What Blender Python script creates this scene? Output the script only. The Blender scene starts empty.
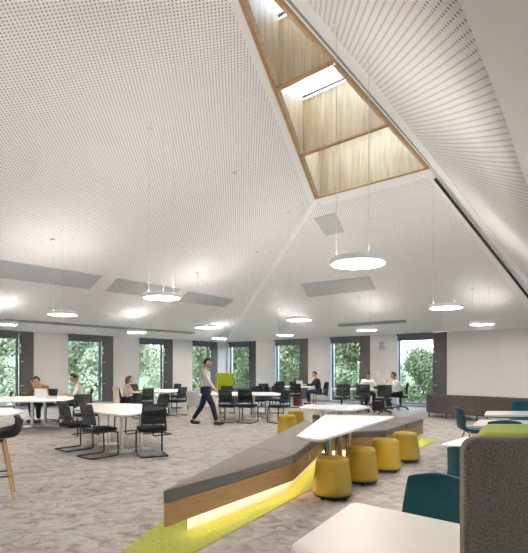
import bpy, bmesh, math, random
from mathutils import Vector, Matrix, noise
from math import pi, sin, cos, atan2, radians as rad
random.seed(7)
SC = bpy.context.scene
COL = SC.collection
# ------------------------------------------------------------------ camera, world, exposure
F, HY, EYE = 490.0, 367.5, 1.5
cam = bpy.data.cameras.new('camera'); camo = bpy.data.objects.new('camera', cam); COL.objects.link(camo)
camo.location = (0, 0, EYE); camo.rotation_euler = (pi/2, 0, 0)
cam.sensor_fit = 'HORIZONTAL'; cam.sensor_width = 36; cam.lens = 36*F/528
cam.shift_y = (HY-276.5)/528; cam.clip_start = 0.05; cam.clip_end = 300
SC.camera = camo
SC.view_settings.view_transform = 'Standard'; SC.view_settings.look = 'None'
SC.view_settings.gamma = 1; SC.view_settings.use_curve_mapping = False
SC.view_settings.exposure = 3.0
SKY, LAMP, LED, UPGLOW = 1.08, 4.7, 1.7, 3.8
w = bpy.data.worlds.new('overcast_sky'); SC.world = w; w.use_nodes = True
wn = w.node_tree.nodes; wl = w.node_tree.links
bg = wn['Background']; bg.inputs[1].default_value = SKY
tc = wn.new('ShaderNodeTexCoord'); sp = wn.new('ShaderNodeSeparateXYZ'); cr = wn.new('ShaderNodeValToRGB')
wl.new(tc.outputs['Generated'], sp.inputs[0]); wl.new(sp.outputs[2], cr.inputs[0]); wl.new(cr.outputs[0], bg.inputs[0])
cr.color_ramp.elements[0].position = 0.0; cr.color_ramp.elements[0].color = (.86, .93, 1, 1)
cr.color_ramp.elements[1].position = 0.7; cr.color_ramp.elements[1].color = (.62, .80, 1, 1)
SC.cycles.max_bounces = 14; SC.cycles.diffuse_bounces = 12; SC.cycles.glossy_bounces = 3
SC.cycles.transparent_max_bounces = 12; SC.cycles.caustics_reflective = False; SC.cycles.caustics_refractive = False
SC.cycles.use_denoising = True; SC.cycles.sample_clamp_indirect = 12.0

# ------------------------------------------------------------------ the room's own frame
A = atan2(428, 490)
EU = Vector((sin(A), cos(A)))            # along the left wall, towards the right wall
EV = Vector((-cos(A), sin(A)))           # along the right wall, towards the left wall
CO = Vector((-1.95, 25.2))               # the far corner
EAVE = 2.797
TH = atan2(EU.y, EU.x)
def rp(p, q, z=None):                    # p = distance from right wall, q = distance from left wall
    v = CO - p*EU - q*EV
    return Vector((v.x, v.y)) if z is None else Vector((v.x, v.y, z))
def at(px, py, z=0.0):                   # point of the horizontal plane z that the picture shows at px, py
    t = (EYE-z)*F/(py-HY); return Vector(((px-264)/F*t, t))
kL = .31; kR = .31*10.5/6.92
def zL(q): return EAVE+kL*q
def zR(p): return EAVE+kR*p

# ------------------------------------------------------------------ materials
def nt(name):
    m = bpy.data.materials.new(name); m.use_nodes = True
    n = m.node_tree.nodes; return m, n, m.node_tree.links, n['Principled BSDF']
def mat(name, col, rough=.6, metal=0, var=.08, scale=12, bump=0, spec=.5, coord='Object', stretch=(1,1,1), col2=None, sheen=0, rnd=0):
    m, n, l, b = nt(name)
    t = n.new('ShaderNodeTexCoord'); mp = n.new('ShaderNodeMapping'); mp.inputs['Scale'].default_value = stretch
    no = n.new('ShaderNodeTexNoise'); no.inputs['Scale'].default_value = scale; no.inputs['Detail'].default_value = 4
    r = n.new('ShaderNodeValToRGB')
    l.new(t.outputs[coord], mp.inputs[0]); l.new(mp.outputs[0], no.inputs[0]); l.new(no.outputs['Fac'], r.inputs[0])
    c2 = col2 or tuple(min(1, c*(1+var)) for c in col); c1 = col if col2 else tuple(c*(1-var) for c in col)
    r.color_ramp.elements[0].position = .3; r.color_ramp.elements[1].position = .7
    r.color_ramp.elements[0].color = (*c1, 1); r.color_ramp.elements[1].color = (*c2, 1)
    src = r.outputs[0]
    if rnd:
        oi = n.new('ShaderNodeObjectInfo'); hs = n.new('ShaderNodeHueSaturation'); mr = n.new('ShaderNodeMapRange')
        mr.inputs['To Min'].default_value = 1-rnd; mr.inputs['To Max'].default_value = 1+rnd
        l.new(oi.outputs['Random'], mr.inputs['Value']); l.new(mr.outputs[0], hs.inputs['Value']); l.new(src, hs.inputs['Color']); src = hs.outputs[0]
    l.new(src, b.inputs['Base Color'])
    b.inputs['Roughness'].default_value = rough; b.inputs['Metallic'].default_value = metal
    b.inputs['Specular IOR Level'].default_value = spec
    if sheen: b.inputs['Sheen Weight'].default_value = sheen
    if bump:
        bp = n.new('ShaderNodeBump'); bp.inputs['Strength'].default_value = bump; bp.inputs['Distance'].default_value = .01
        l.new(no.outputs['Fac'], bp.inputs['Height']); l.new(bp.outputs[0], b.inputs['Normal'])
    return m
def emis(name, col, s):
    m, n, l, b = nt(name)
    b.inputs['Base Color'].default_value = (*col, 1)
    b.inputs['Emission Color'].default_value = (*col, 1); b.inputs['Emission Strength'].default_value = s
    return m
def perforated(name, pitch, r, hole, base):
    m, n, l, b = nt(name)
    uv = n.new('ShaderNodeUVMap'); uv.uv_map = 'metres'
    outs = []
    for off in (0.0, .5):
        mp = n.new('ShaderNodeMapping'); mp.inputs['Scale'].default_value = (1/pitch, 1/pitch, 0); mp.inputs['Location'].default_value = (off, off, 0)
        fr = n.new('ShaderNodeVectorMath'); fr.operation = 'FRACTION'
        sb = n.new('ShaderNodeVectorMath'); sb.operation = 'SUBTRACT'; sb.inputs[1].default_value = (.5, .5, 0)
        ln = n.new('ShaderNodeVectorMath'); ln.operation = 'LENGTH'
        l.new(uv.outputs[0], mp.inputs[0]); l.new(mp.outputs[0], fr.inputs[0]); l.new(fr.outputs[0], sb.inputs[0]); l.new(sb.outputs[0], ln.inputs[0])
        outs.append(ln.outputs['Value'])
    mn = n.new('ShaderNodeMath'); mn.operation = 'MINIMUM'; l.new(outs[0], mn.inputs[0]); l.new(outs[1], mn.inputs[1])
    lt = n.new('ShaderNodeMath'); lt.operation = 'LESS_THAN'; lt.inputs[1].default_value = r/pitch; l.new(mn.outputs[0], lt.inputs[0])
    mx = n.new('ShaderNodeMix'); mx.data_type = 'RGBA'; l.new(lt.outputs[0], mx.inputs['Factor'])
    mx.inputs['A'].default_value = (*base, 1); mx.inputs['B'].default_value = (*hole, 1)
    l.new(mx.outputs['Result'], b.inputs['Base Color']); b.inputs['Roughness'].default_value = .8; b.inputs['Specular IOR Level'].default_value = .2
    return m
WHITE = (.88, .86, .845)
M = dict(
 ceil=mat('ceiling_paint', WHITE, .85, var=.01, scale=2),
 trim=mat('white_trim', (.87, .85, .835), .7, var=.01),
 perf=perforated('perforated_panel', .078, .0118, (.23, .20, .18), WHITE),
 perfT=perforated('perforated_panel_near', .100, .0135, (.24, .21, .19), (.82, .79, .765)),
 grille=perforated('perforated_grille', .05, .0140, (.30, .30, .30), (.74, .745, .76)),
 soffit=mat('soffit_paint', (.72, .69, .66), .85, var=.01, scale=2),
 wall=mat('wall_paint', (.565, .56, .565), .85, var=.01, scale=2),
 base=mat('baseboard_grey', (.33, .33, .34), .6, var=.03),
 diff=mat('diffuser_grey', (.30, .30, .30), .6, var=.04),
 black=mat('black_slot', (.012, .012, .012), .6, var=.1),
 wframe=mat('window_frame_grey', (.115, .112, .118), .45, var=.05),
 wpanel=mat('vent_panel_grey', (.085, .080, .078), .5, var=.05),
 reveal=mat('window_jamb', (.42, .46, .54), .5, var=.02),
 blind=mat('blind_fabric', (.15, .15, .16), .8, var=.05, scale=60),
 steel=mat('brushed_steel', (.62, .60, .58), .3, 1, var=.05, scale=30),
 chrome=mat('polished_chrome', (.72, .68, .64), .16, 1, var=.02),
 table=mat('white_laminate', (.72, .70, .685), .35, var=.01, scale=3),
 tedge=mat('table_edge', (.72, .68, .62), .5, var=.03),
 dark=mat('black_plastic', (.022, .022, .024), .45, var=.1),
 darkm=mat('black_steel', (.018, .018, .02), .35, .3, var=.1),
 seat=mat('black_fabric', (.016, .016, .018), .9, var=.25, scale=90),
 shell=mat('charcoal_shell', (.045, .042, .040), .6, var=.1),
 oak=mat('oak_veneer', (.40, .22, .085), .5, scale=5, stretch=(1, 1, 9), col2=(.50, .29, .12), bump=.02),
 oakleg=mat('oak_legs', (.48, .28, .12), .5, scale=8, stretch=(6, 6, 1), col2=(.58, .36, .17)),
 cush=mat('grey_wool', (.13, .108, .094), .95, scale=140, col2=(.205, .172, .150), bump=.15, sheen=.2),
 felt=mat('heathered_felt', (.118, .095, .072),   .95, scale=130, col2=(.26, .21, .165), bump=.3, sheen=.2),
 lime=mat('lime_fabric', (.38, .46, .018), .9, scale=120, col2=(.47, .55, .035), sheen=.2),
 yellow=mat('mustard_vinyl', (.47, .30, .014), .5, var=.05, scale=20),
 teal=mat('teal_fabric', (.006, .058, .080), .9, scale=100, col2=(.012, .088, .115), sheen=.15),
 sofa=mat('taupe_upholstery', (.105, .082, .078), .8, var=.08, scale=40),
 purple=mat('slate_upholstery', (.085, .085, .14), .85, var=.08, scale=40),
 skin=mat('skin', (.50, .29, .20), .55, var=.05), skin2=mat('skin_tan', (.36, .19, .12), .55, var=.05),
 hair=mat('dark_hair', (.022, .014, .010), .6, var=.3, scale=50), hairb=mat('auburn_hair', (.20, .085, .035), .6, var=.3, scale=50),
 shirtw=mat('white_cotton', (.78, .77, .76), .85, var=.04), beige=mat('beige_knit', (.56, .50, .44), .9, var=.05, scale=60),
 mustard=mat('mustard_knit', (.27, .145, .035), .9, var=.12, scale=50), blackc=mat('black_cotton', (.020, .018, .022), .9, var=.2),
 jeans=mat('blue_denim', (.012, .024, .062), .9, var=.2, scale=40), cream=mat('cream_wool', (.62, .54, .42), .95, var=.06, scale=50),
 shoe=mat('dark_shoes', (.03, .022, .02), .5, var=.1), sole=mat('white_sole', (.7, .7, .7), .6, var=.03), red=mat('red_plastic', (.45, .03, .03), .4, var=.05),
 redshoe=mat('maroon_shoes', (.20, .04, .03), .6, var=.1), lapt=mat('silver_laptop', (.62, .62, .63), .35, .4, var=.02),
 paper=mat('paper', (.80, .79, .76), .8, var=.03), brown=mat('brown_leather', (.10, .055, .03), .6, var=.2), yel=mat('yellow_cup', (.75, .5, .03), .5, var=.05),
 spk=mat('pale_grey_plastic', (.58, .58, .59), .6, var=.03), navy=mat('navy_wool', (.012, .02, .06), .9, var=.2),
 leaf=mat('leaves', (.10, .125, .06), .8, scale=.6, col2=(.22, .24, .12), rnd=.3), leaf2=mat('hazed_leaves', (.26, .29, .18), .8, scale=.6, col2=(.46, .45, .28), rnd=.2),  # second leaf tone has the haze over the left trees painted in
 bark=mat('bark', (.09, .07, .05), .9, var=.3, scale=8), lawn=mat('meadow', (.10, .17, .05), .9, var=.3, scale=1),
 plinth=mat('cream_plinth', (.80, .72, .60), .6, var=.02), eye=mat('eye_dark', (.01, .01, .01), .3), lip=mat('lips', (.35, .12, .10), .5),
 canopy=mat('lamp_white', (.86, .84, .82), .5, var=.01), screen=mat('dark_screen', (.02, .025, .035), .2, var=.1),
)
M['lamp'] = emis('lamp_diffuser', (1, .98, .965), LAMP)
M['lampup'] = emis('lamp_upper_diffuser', (1, .98, .96), UPGLOW)
M['lampup_dim'] = emis('lamp_upper_diffuser_dimmed', (1, .975, .945), UPGLOW*.28)
M['led'] = emis('led_strip', (1, .84, .58), LED)
def glass():
    m, n, l, b = nt('window_glass')
    tr = n.new('ShaderNodeBsdfTransparent'); tr.inputs[0].default_value = (.93, .96, .97, 1)
    gl = n.new('ShaderNodeBsdfGlossy'); gl.inputs['Roughness'].default_value = .02
    fr = n.new('ShaderNodeLayerWeight'); fr.inputs[0].default_value = .15
    mm = n.new('ShaderNodeMath'); mm.operation = 'MULTIPLY'; mm.inputs[1].default_value = .2; l.new(fr.outputs['Fresnel'], mm.inputs[0])
    mx = n.new('ShaderNodeMixShader'); l.new(mm.outputs[0], mx.inputs[0]); l.new(tr.outputs[0], mx.inputs[1]); l.new(gl.outputs[0], mx.inputs[2])
    l.new(mx.outputs[0], n['Material Output'].inputs[0]); return m
M['glass'] = glass()
def meshfab():                              # see-through woven mesh of the chair backs
    m, n, l, b = nt('chair_mesh')
    t = n.new('ShaderNodeTexCoord'); ck = n.new('ShaderNodeTexNoise'); ck.inputs['Scale'].default_value = 150
    l.new(t.outputs['Object'], ck.inputs[0])
    b.inputs['Base Color'].default_value = (.035, .035, .037, 1); b.inputs['Roughness'].default_value = .7
    mr = n.new('ShaderNodeMapRange'); mr.inputs['To Min'].default_value = .55; mr.inputs['To Max'].default_value = .95
    l.new(ck.outputs['Fac'], mr.inputs['Value']); l.new(mr.outputs[0], b.inputs['Alpha']); return m
M['mesh'] = meshfab()
def carpet(name, pal, fine):
    m, n, l, b = nt(name)
    t = n.new('ShaderNodeTexCoord'); mp = n.new('ShaderNodeMapping')
    mp.inputs['Rotation'].default_value = (0, 0, -TH); mp.inputs['Scale'].default_value = (1.1, 1.5, 1)
    a = n.new('ShaderNodeTexNoise'); a.inputs['Scale'].default_value = 3.6; a.inputs['Detail'].default_value = 12; a.inputs['Roughness'].default_value = .78; a.inputs['Distortion'].default_value = 1.3
    c = n.new('ShaderNodeTexNoise'); c.inputs['Scale'].default_value = fine; c.inputs['Detail'].default_value = 2
    br = n.new('ShaderNodeTexBrick'); br.inputs['Scale'].default_value = 1; br.inputs['Brick Width'].default_value = 1.0; br.inputs['Row Height'].default_value = .25
    br.inputs['Mortar Size'].default_value = 0; br.inputs['Color1'].default_value = (.40,.40,.40,1); br.inputs['Color2'].default_value = (.60,.60,.60,1)
    l.new(t.outputs['Object'], mp.inputs[0])
    for x in (a, c, br): l.new(mp.outputs[0], x.inputs[0])
    def mth(op, x, y):
        k = n.new('ShaderNodeMath'); k.operation = op
        for i, v in enumerate((x, y)):
            if isinstance(v, float): k.inputs[i].default_value = v
            else: l.new(v, k.inputs[i])
        return k.outputs[0]
    s = mth('ADD', mth('MULTIPLY', a.outputs['Fac'], .86), mth('MULTIPLY', c.outputs['Fac'], .14))
    s = mth('ADD', mth('MULTIPLY', s, 1.0), mth('MULTIPLY', mth('SUBTRACT', br.outputs['Color'], .5), .16))
    r = n.new('ShaderNodeValToRGB'); l.new(s, r.inputs[0]); e = r.color_ramp.elements
    e[0].position, e[0].color = pal[0][0], (*pal[0][1], 1); e[1].position, e[1].color = pal[-1][0], (*pal[-1][1], 1)
    for ps, cl in pal[1:-1]:
        k = e.new(ps); k.color = (*cl, 1)
    l.new(r.outputs[0], b.inputs['Base Color']); b.inputs['Roughness'].default_value = .95; b.inputs['Specular IOR Level'].default_value = .25
    bp = n.new('ShaderNodeBump'); bp.inputs['Strength'].default_value = .25; bp.inputs['Distance'].default_value = .01
    l.new(c.outputs['Fac'], bp.inputs['Height']); l.new(bp.outputs[0], b.inputs['Normal'])
    return m
M['carpet'] = carpet('grey_carpet', [(.34, (.15, .128, .112)), (.43, (.27, .24, .22)), (.50, (.375, .355, .337)), (.62, (.47, .45, .43))], 60)
M['green'] = mat('green_carpet', (.27, .30, .035), .95, scale=60, col2=(.42, .45, .08), bump=.2)
def liner():                                # timber of the roof light, bands of veneer
    m, n, l, b = nt('rooflight_veneer')
    t = n.new('ShaderNodeTexCoord'); mp = n.new('ShaderNodeMapping'); mp.inputs['Scale'].default_value = (5, 5, .5)
    a = n.new('ShaderNodeTexNoise'); a.inputs['Scale'].default_value = 2.2; a.inputs['Detail'].default_value = 6; a.inputs['Distortion'].default_value = .8
    r = n.new('ShaderNodeValToRGB'); l.new(t.outputs['Object'], mp.inputs[0]); l.new(mp.outputs[0], a.inputs[0]); l.new(a.outputs['Fac'], r.inputs[0])
    r.color_ramp.elements[0].position = .3; r.color_ramp.elements[0].color = (.42, .30, .18, 1)
    r.color_ramp.elements[1].position = .7; r.color_ramp.elements[1].color = (.64, .49, .33, 1)
    l.new(r.outputs[0], b.inputs['Base Color']); b.inputs['Roughness'].default_value = .5; return m
M['liner'] = liner()

# ------------------------------------------------------------------ mesh helpers
class MB:
    def __init__(s): s.bm = bmesh.new()
    def poly(s, pts, flip=False):
        v = [s.bm.verts.new(p) for p in pts]
        if flip: v = v[::-1]
        return s.bm.faces.new(v)
    def box(s, c, d, R=None, rz=0):
        g = bmesh.ops.create_cube(s.bm, size=1)['verts']
        T = Matrix.Translation(c) @ (R if R else Matrix.Rotation(rz, 4, 'Z')) @ Matrix.Diagonal((*d, 1))
        bmesh.ops.transform(s.bm, matrix=T, verts=g); return s
    def prism(s, poly, z0, z1):
        ar = sum(poly[i][0]*poly[(i+1) % len(poly)][1]-poly[(i+1) % len(poly)][0]*poly[i][1] for i in range(len(poly)))
        if ar < 0: poly = poly[::-1]
        f0 = z0 if callable(z0) else (lambda x, y: z0); f1 = z1 if callable(z1) else (lambda x, y: z1)
        a = [s.bm.verts.new((x, y, f0(x, y))) for x, y in poly]; b = [s.bm.verts.new((x, y, f1(x, y))) for x, y in poly]
        s.bm.faces.new(a[::-1]); s.bm.faces.new(b); n = len(poly)
        for i in range(n): s.bm.faces.new((a[i], a[(i+1) % n], b[(i+1) % n], b[i]))
        return s
    def tube(s, pts, r, seg=8, closed=False, flat=1.0):
        pts = [Vector(p) for p in pts]; n = len(pts); rr = r if isinstance(r, (list, tuple)) else [r]*n
        rings = []; up = None
        for i, p in enumerate(pts):
            a = pts[(i-1) % n] if (closed or i > 0) else None; b = pts[(i+1) % n] if (closed or i < n-1) else None
            d = ((p-a).normalized() if a is not None else Vector()) + ((b-p).normalized() if b is not None else Vector())
            d.normalize()
            if up is None: up = Vector((0, 0, 1)) if abs(d.z) < .9 else Vector((1, 0, 0))
            x = up.cross(d); x.normalize(); y = d.cross(x); up = y
            mi = 1.0
            if a is not None and b is not None:
                c_ = max(.35, math.sqrt(max(0, (1+(p-a).normalized().dot((b-p).normalized()))/2))); mi = 1/c_ if c_ < .999 else 1
            rings.append([s.bm.verts.new(p + rr[i]*(cos(2*pi*k/seg)*x*min(mi, 1.3)+sin(2*pi*k/seg)*y*flat)) for k in range(seg)])
        m = n if closed else n-1
        for i in range(m):
            A_, B_ = rings[i], rings[(i+1) % n]
            for k in range(seg): s.bm.faces.new((A_[k], A_[(k+1) % seg], B_[(k+1) % seg], B_[k]))
        if not closed: s.bm.faces.new(rings[0][::-1]); s.bm.faces.new(rings[-1])
        return s
    def lathe(s, prof, seg=32, c=(0, 0, 0)):
        rings = []
        for r, z in prof:
            if r < 1e-5: rings.append([s.bm.verts.new((c[0], c[1], c[2]+z))])
            else: rings.append([s.bm.verts.new((c[0]+r*cos(2*pi*k/seg), c[1]+r*sin(2*pi*k/seg), c[2]+z)) for k in range(seg)])
        for A_, B_ in zip(rings, rings[1:]):
            for k in range(seg):
                a0, a1 = A_[k % len(A_)], A_[(k+1) % len(A_)]; b0, b1 = B_[k % len(B_)], B_[(k+1) % len(B_)]
                f = []
                for v in (a0, a1, b1, b0):
                    if v not in f: f.append(v)
                if len(f) > 2: s.bm.faces.new(f)
        if len(rings[0]) > 1: s.bm.faces.new(rings[0][::-1])
        if len(rings[-1]) > 1: s.bm.faces.new(rings[-1])
        return s
    def slab(s, fn, nu, nv, th):             # curved panel: fn(u,v)->(point, normal)
        fr, bk = [], []
        for i in range(nu+1):
            a, b = [], []
            for j in range(nv+1):
                p, nn = fn(i/nu, j/nv); p = Vector(p); nn = Vector(nn).normalized()
                a.append(s.bm.verts.new(p+nn*th/2)); b.append(s.bm.verts.new(p-nn*th/2))
            fr.append(a); bk.append(b)
        for i in range(nu):
            for j in range(nv):
                s.bm.faces.new((fr[i][j], fr[i+1][j], fr[i+1][j+1], fr[i][j+1])); s.bm.faces.new((bk[i][j], bk[i][j+1], bk[i+1][j+1], bk[i+1][j]))
        for i in range(nu):
            s.bm.faces.new((fr[i][0], bk[i][0], bk[i+1][0], fr[i+1][0])); s.bm.faces.new((fr[i][nv], fr[i+1][nv], bk[i+1][nv], bk[i][nv]))
        for j in range(nv):
            s.bm.faces.new((fr[0][j], fr[0][j+1], bk[0][j+1], bk[0][j])); s.bm.faces.new((fr[nu][j], bk[nu][j], bk[nu][j+1], fr[nu][j+1]))
        return s
    def build(s, name, m, parent=None, bevel=0, seg=2, smooth=35, loc=None, rz=None, fix=True):
        if fix: bmesh.ops.recalc_face_normals(s.bm, faces=s.bm.faces)
        me = bpy.data.meshes.new(name); s.bm.to_mesh(me); s.bm.free()
        me.materials.append(M[m] if isinstance(m, str) else m)
        if smooth:
            me.polygons.foreach_set('use_smooth', [True]*len(me.polygons)); me.set_sharp_from_angle(angle=rad(smooth))
        o = bpy.data.objects.new(name, me); COL.objects.link(o)
        if parent: o.parent = parent
        if loc is not None: o.location = loc
        if rz is not None: o.rotation_euler.z = rz
        if bevel:
            b = o.modifiers.new('bevel', 'BEVEL'); b.width = bevel; b.segments = seg; b.limit_method = 'ANGLE'; b.angle_limit = rad(40)
        return o
def tag(o, label=None, cat=None, group=None, kind=None):
    if label: o['label'] = label
    if cat: o['category'] = cat
    if group: o['group'] = group
    if kind: o['kind'] = kind
    return o
def empty(name, label, cat, loc=(0, 0, 0), rz=0, group=None):
    o = bpy.data.objects.new(name, None); COL.objects.link(o); o.location = loc if len(loc) == 3 else (loc[0], loc[1], 0); o.rotation_euler.z = rz
    o.empty_display_size = .1
    return tag(o, label, cat, group)
def struct(o): o['kind'] = 'structure'; return o
def copy_tree(o, parent=None):
    c = o.copy(); COL.objects.link(c)
    if parent: c.parent = parent
    for ch in list(o.children): copy_tree(ch, c)
    return c
def round_poly(poly, r, n=5):
    out = []; k = len(poly)
    for i in range(k):
        p, a, b = Vector(poly[i]), Vector(poly[i-1]), Vector(poly[(i+1) % k])
        da, db = (a-p).normalized(), (b-p).normalized(); ang = da.angle(db)
        d = min(r/math.tan(ang/2), (a-p).length*.48, (b-p).length*.48)
        s0, s1 = p+da*d, p+db*d
        for j in range(n+1):
            t = j/n; out.append(tuple((1-t)**2*s0+2*t*(1-t)*p+t*t*s1))
    return out
def inset(poly, d):
    ar = sum(poly[i][0]*poly[(i+1) % len(poly)][1]-poly[(i+1) % len(poly)][0]*poly[i][1] for i in range(len(poly)))
    if ar < 0: poly = poly[::-1]
    L = []; k = len(poly)
    for i in range(k):
        p, q = Vector(poly[i]), Vector(poly[(i+1) % k]); e = (q-p).normalized(); nn = Vector((-e.y, e.x)); L.append((p+nn*d, e))
    out = []
    for i in range(k):
        (p, e), (q, g) = L[i-1], L[i]; cr_ = e.x*g.y-e.y*g.x
        t = ((q-p).x*g.y-(q-p).y*g.x)/cr_; out.append(tuple(p+e*t))
    return out
def uvset(o, f):
    me = o.data; u = me.uv_layers.new(name='metres')
    for lp in me.loops: u.data[lp.index].uv = f(me.vertices[lp.vertex_index].co)
def pqof(v): d = Vector((v[0], v[1]))-CO; return -d.dot(EU), -d.dot(EV)

# ------------------------------------------------------------------ floor and walls
PB, QB = 26.0, 22.0
fl = MB().prism([tuple(rp(*c)) for c in ((-.4, -.4), (-.4, QB+.4), (PB+.4, QB+.4), (PB+.4, -.4))], -.3, 0).build('floor', 'carpet', smooth=0); struct(fl)
GREEN = [(-1.5, 2.35), (-.56, 3.96), (.65, 6.15), (2.92, 9.13), (3.62, 10.2), (1.35, 12.1), (.85, 10.6), (0, 7.7), (-1.0, 4.7)]
struct(MB().prism(GREEN, -.01, .006).build('floor_inlay', 'green', smooth=0))
WL = [(.59, 2.26), (3.42, 5.27), (6.51, 8.48), (9.77, 11.7), (12.9, 14.84), (16.05, 18.0), (19.2, 21.14), (22.35, 24.3)]
WR = [(.14, 2.07), (3.25, 5.19), (6.35, 8.27), (9.43, 11.37)]
SILL = .10
def wall(name, f, a, b, wins, top=EAVE, low=0):
    m = MB(); cur = a
    for s, e in wins+[(b, b)]:
        if s > cur: m.prism([f(cur, 0), f(s, 0), f(s, -.35), f(cur, -.35)], low, top+.05)
        if e > s: m.prism([f(s, 0), f(e, 0), f(e, -.35), f(s, -.35)], low, SILL)
        cur = e
    return struct(m.build(name, 'wall', smooth=0))
wall('wall_left', lambda t, d: tuple(rp(t, d)), -.35, PB+.35, WL)
wall('wall_right', lambda t, d: tuple(rp(d, t)), 0, QB+.35, WR)
WN_FILL = [(3.0, 4.95), (8.0, 9.95), (13.0, 14.95), (22.5, 24.45)]  # unseen windows, added to let more daylight into the room
wall('wall_near', lambda t, d: tuple(rp(t, QB-d)), -.35, PB+.35, WN_FILL, EAVE-.05)
WB_FILL = [(1.0, 2.95), (5.4, 7.35)]  # added openings behind the camera, for frontal fill light
wall('wall_back', lambda t, d: tuple(rp(PB-d, t)), -.35, QB+.35, WB_FILL, EAVE-.05)
def gable(name, g):
    bw = MB(); bw.poly(g); bo = bw.build(name, 'wall', smooth=0); struct(bo)
    sm = bo.modifiers.new('thick', 'SOLIDIFY'); sm.thickness = .3; sm.offset = 0
gable('wall_gable_back', [rp(PB+.15, q, z) for q, z in [(0, EAVE), (13.58, zL(13.58)+.3), (17.2, 4.7), (22, 4.5), (22, EAVE)]])
gable('wall_gable_near', [rp(p, QB+.15, z) for p, z in [(0, EAVE), (PB, 4.6), (PB, EAVE)]][::-1])
def skirt(name, f, a, b, wins):
    m = MB(); cur = a
    for s, e in wins+[(b, b)]:
        if s > cur: m.prism([f(cur, 0), f(s, 0), f(s, .015), f(cur, .015)], 0, .10)
        if e > s: m.prism([f(s, 0), f(e, 0), f(e, .015), f(s, .015)], 0, .10)
        cur = e
    struct(m.build(name, 'base', smooth=0))
skirt('baseboard_left', lambda t, d: tuple(rp(t, d)), .02, PB, WL)
skirt('baseboard_right', lambda t, d: tuple(rp(d, t)), .02, QB, WR)

# ------------------------------------------------------------------ windows
def window(i, org, rz, W, pw, lbl=None):
    # local x runs to the right as seen from inside, y points outdoors
    root = bpy.data.objects.new('window_%d' % i, None); COL.objects.link(root); root.location = (*org, SILL); root.rotation_euler.z = rz; struct(root)
    Hh = EAVE-SILL; y0 = .17; gw = W-pw
    f = MB()
    for c, d in (((.03, y0, Hh/2), (.06, .08, Hh)), ((gw-.035, y0, Hh/2), (.07, .08, Hh)), ((W-.02, y0, Hh/2), (.04, .08, Hh)),
                 ((W/2, y0, .03), (W, .08, .06)), ((W/2, y0, Hh-.03), (W, .08, .06))): f.box(c, d)
    f.build('window_frame', 'wframe', root, bevel=.004)
    MB().box((gw/2, y0, Hh/2), (gw-.08, .02, Hh-.1)).build('pane', 'glass', root)
    MB().box((gw/2-.0, .03, Hh-.05), (gw, .12, .10)).box((gw/2, .06, Hh-.17), (gw-.02, .012, .16)).box((gw/2, .06, Hh-.26), (gw-.02, .03, .025)).build('roller_blind', 'blind', root, bevel=.004)
    MB().box((.008, .08, Hh/2), (.016, .14, Hh)).build('jamb_lining', 'reveal', root)
    vp = MB().box((gw+pw/2, .05, Hh/2), (pw-.01, .06, Hh)).build('vent_panel', 'wpanel', root, bevel=.006)
    for z in (.75, 1.62): MB().box((gw+.08, .01, z), (.10, .03, .025)).build('handle', 'steel', vp, bevel=.004)
    for z in (1.98, 2.18): MB().box((gw+.015, .0, z), (.03, .04, .13)).build('hinge', 'steel', vp, bevel=.004)
    return root
n_ = 0
for s, e in WL:
    n_ += 1; window(n_, rp(e, 0), TH, e-s, .50 if s > 1 else .52)
for s, e in WR:
    n_ += 1; window(n_, rp(0, s), TH-pi/2, e-s, .50)
for s, e in WN_FILL:
    n_ += 1; window(n_, rp(s, QB), TH+pi, e-s, .5)
for s, e in WB_FILL:
    n_ += 1; window(n_, rp(PB, e), TH+pi/2, e-s, .5)
def portal(name, M4, sx, sy):
    l = bpy.data.lights.new(name, 'AREA'); l.shape = 'RECTANGLE'; l.size = sx; l.size_y = sy; l.cycles.is_portal = True
    o = bpy.data.objects.new(name, l); COL.objects.link(o); o.matrix_world = M4
def orient(nrm, up):   # light shines along -Z
    z = -Vector(nrm).normalized(); x = Vector(up).cross(z).normalized(); y = z.cross(x); return Matrix((x, y, z)).transposed().to_4x4()
for s, e in WL:
    p = rp((s+e)/2, -.3, (EAVE+SILL)/2); portal('window_portal', Matrix.Translation(p) @ orient((-EV.x, -EV.y, 0), (0, 0, 1)), e-s, EAVE-SILL)
for s, e in WR:
    p = rp(-.3, (s+e)/2, (EAVE+SILL)/2); portal('window_portal', Matrix.Translation(p) @ orient((-EU.x, -EU.y, 0), (0, 0, 1)), e-s, EAVE-SILL)

for s, e in WN_FILL:
    p = rp((s+e)/2, QB+.3, (EAVE+SILL)/2); portal('window_portal', Matrix.Translation(p) @ orient((EV.x, EV.y, 0), (0, 0, 1)), e-s, EAVE-SILL)
for s, e in WB_FILL:
    p = rp(PB+.3, (s+e)/2, (EAVE+SILL)/2); portal('window_portal', Matrix.Translation(p) @ orient((EU.x, EU.y, 0), (0, 0, 1)), e-s, EAVE-SILL)

# ------------------------------------------------------------------ ceiling
def S(p): return 6.05+(zL(13.58)-6.05)/(13.5-6.92)*(p-6.92)      # height of the roof-light edge
def qL(p): return 10.5+(p-6.92)*(13.58-10.5)/(13.5-6.92)
S1 = (6.92, 10.5); S2 = (6.90, 13.56); S3 = (13.5, 13.58)
def facet(name, m, pts, uvf=None, th=.1):
    b = MB(); b.poly([rp(p, q, z) for p, q, z in pts]); o = b.build(name, m, smooth=0, fix=False)
    if o.data.polygons[0].normal.z > 0: o.data.flip_normals()
    if uvf: uvset(o, uvf)
    s = o.modifiers.new('thick', 'SOLIDIFY'); s.thickness = th; s.offset = -1
    return struct(o)
sl = math.sqrt(1+kL*kL); sr = math.sqrt(1+kR*kR)
facet('ceiling_left', 'perf', [(0, 0, EAVE), (PB, 0, EAVE), (PB, 13.58, zL(13.58)), (13.5, 13.58, zL(13.58)), (6.92, 10.5, zL(10.5))], lambda v: (pqof(v)[0], pqof(v)[1]*sl))
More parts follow.
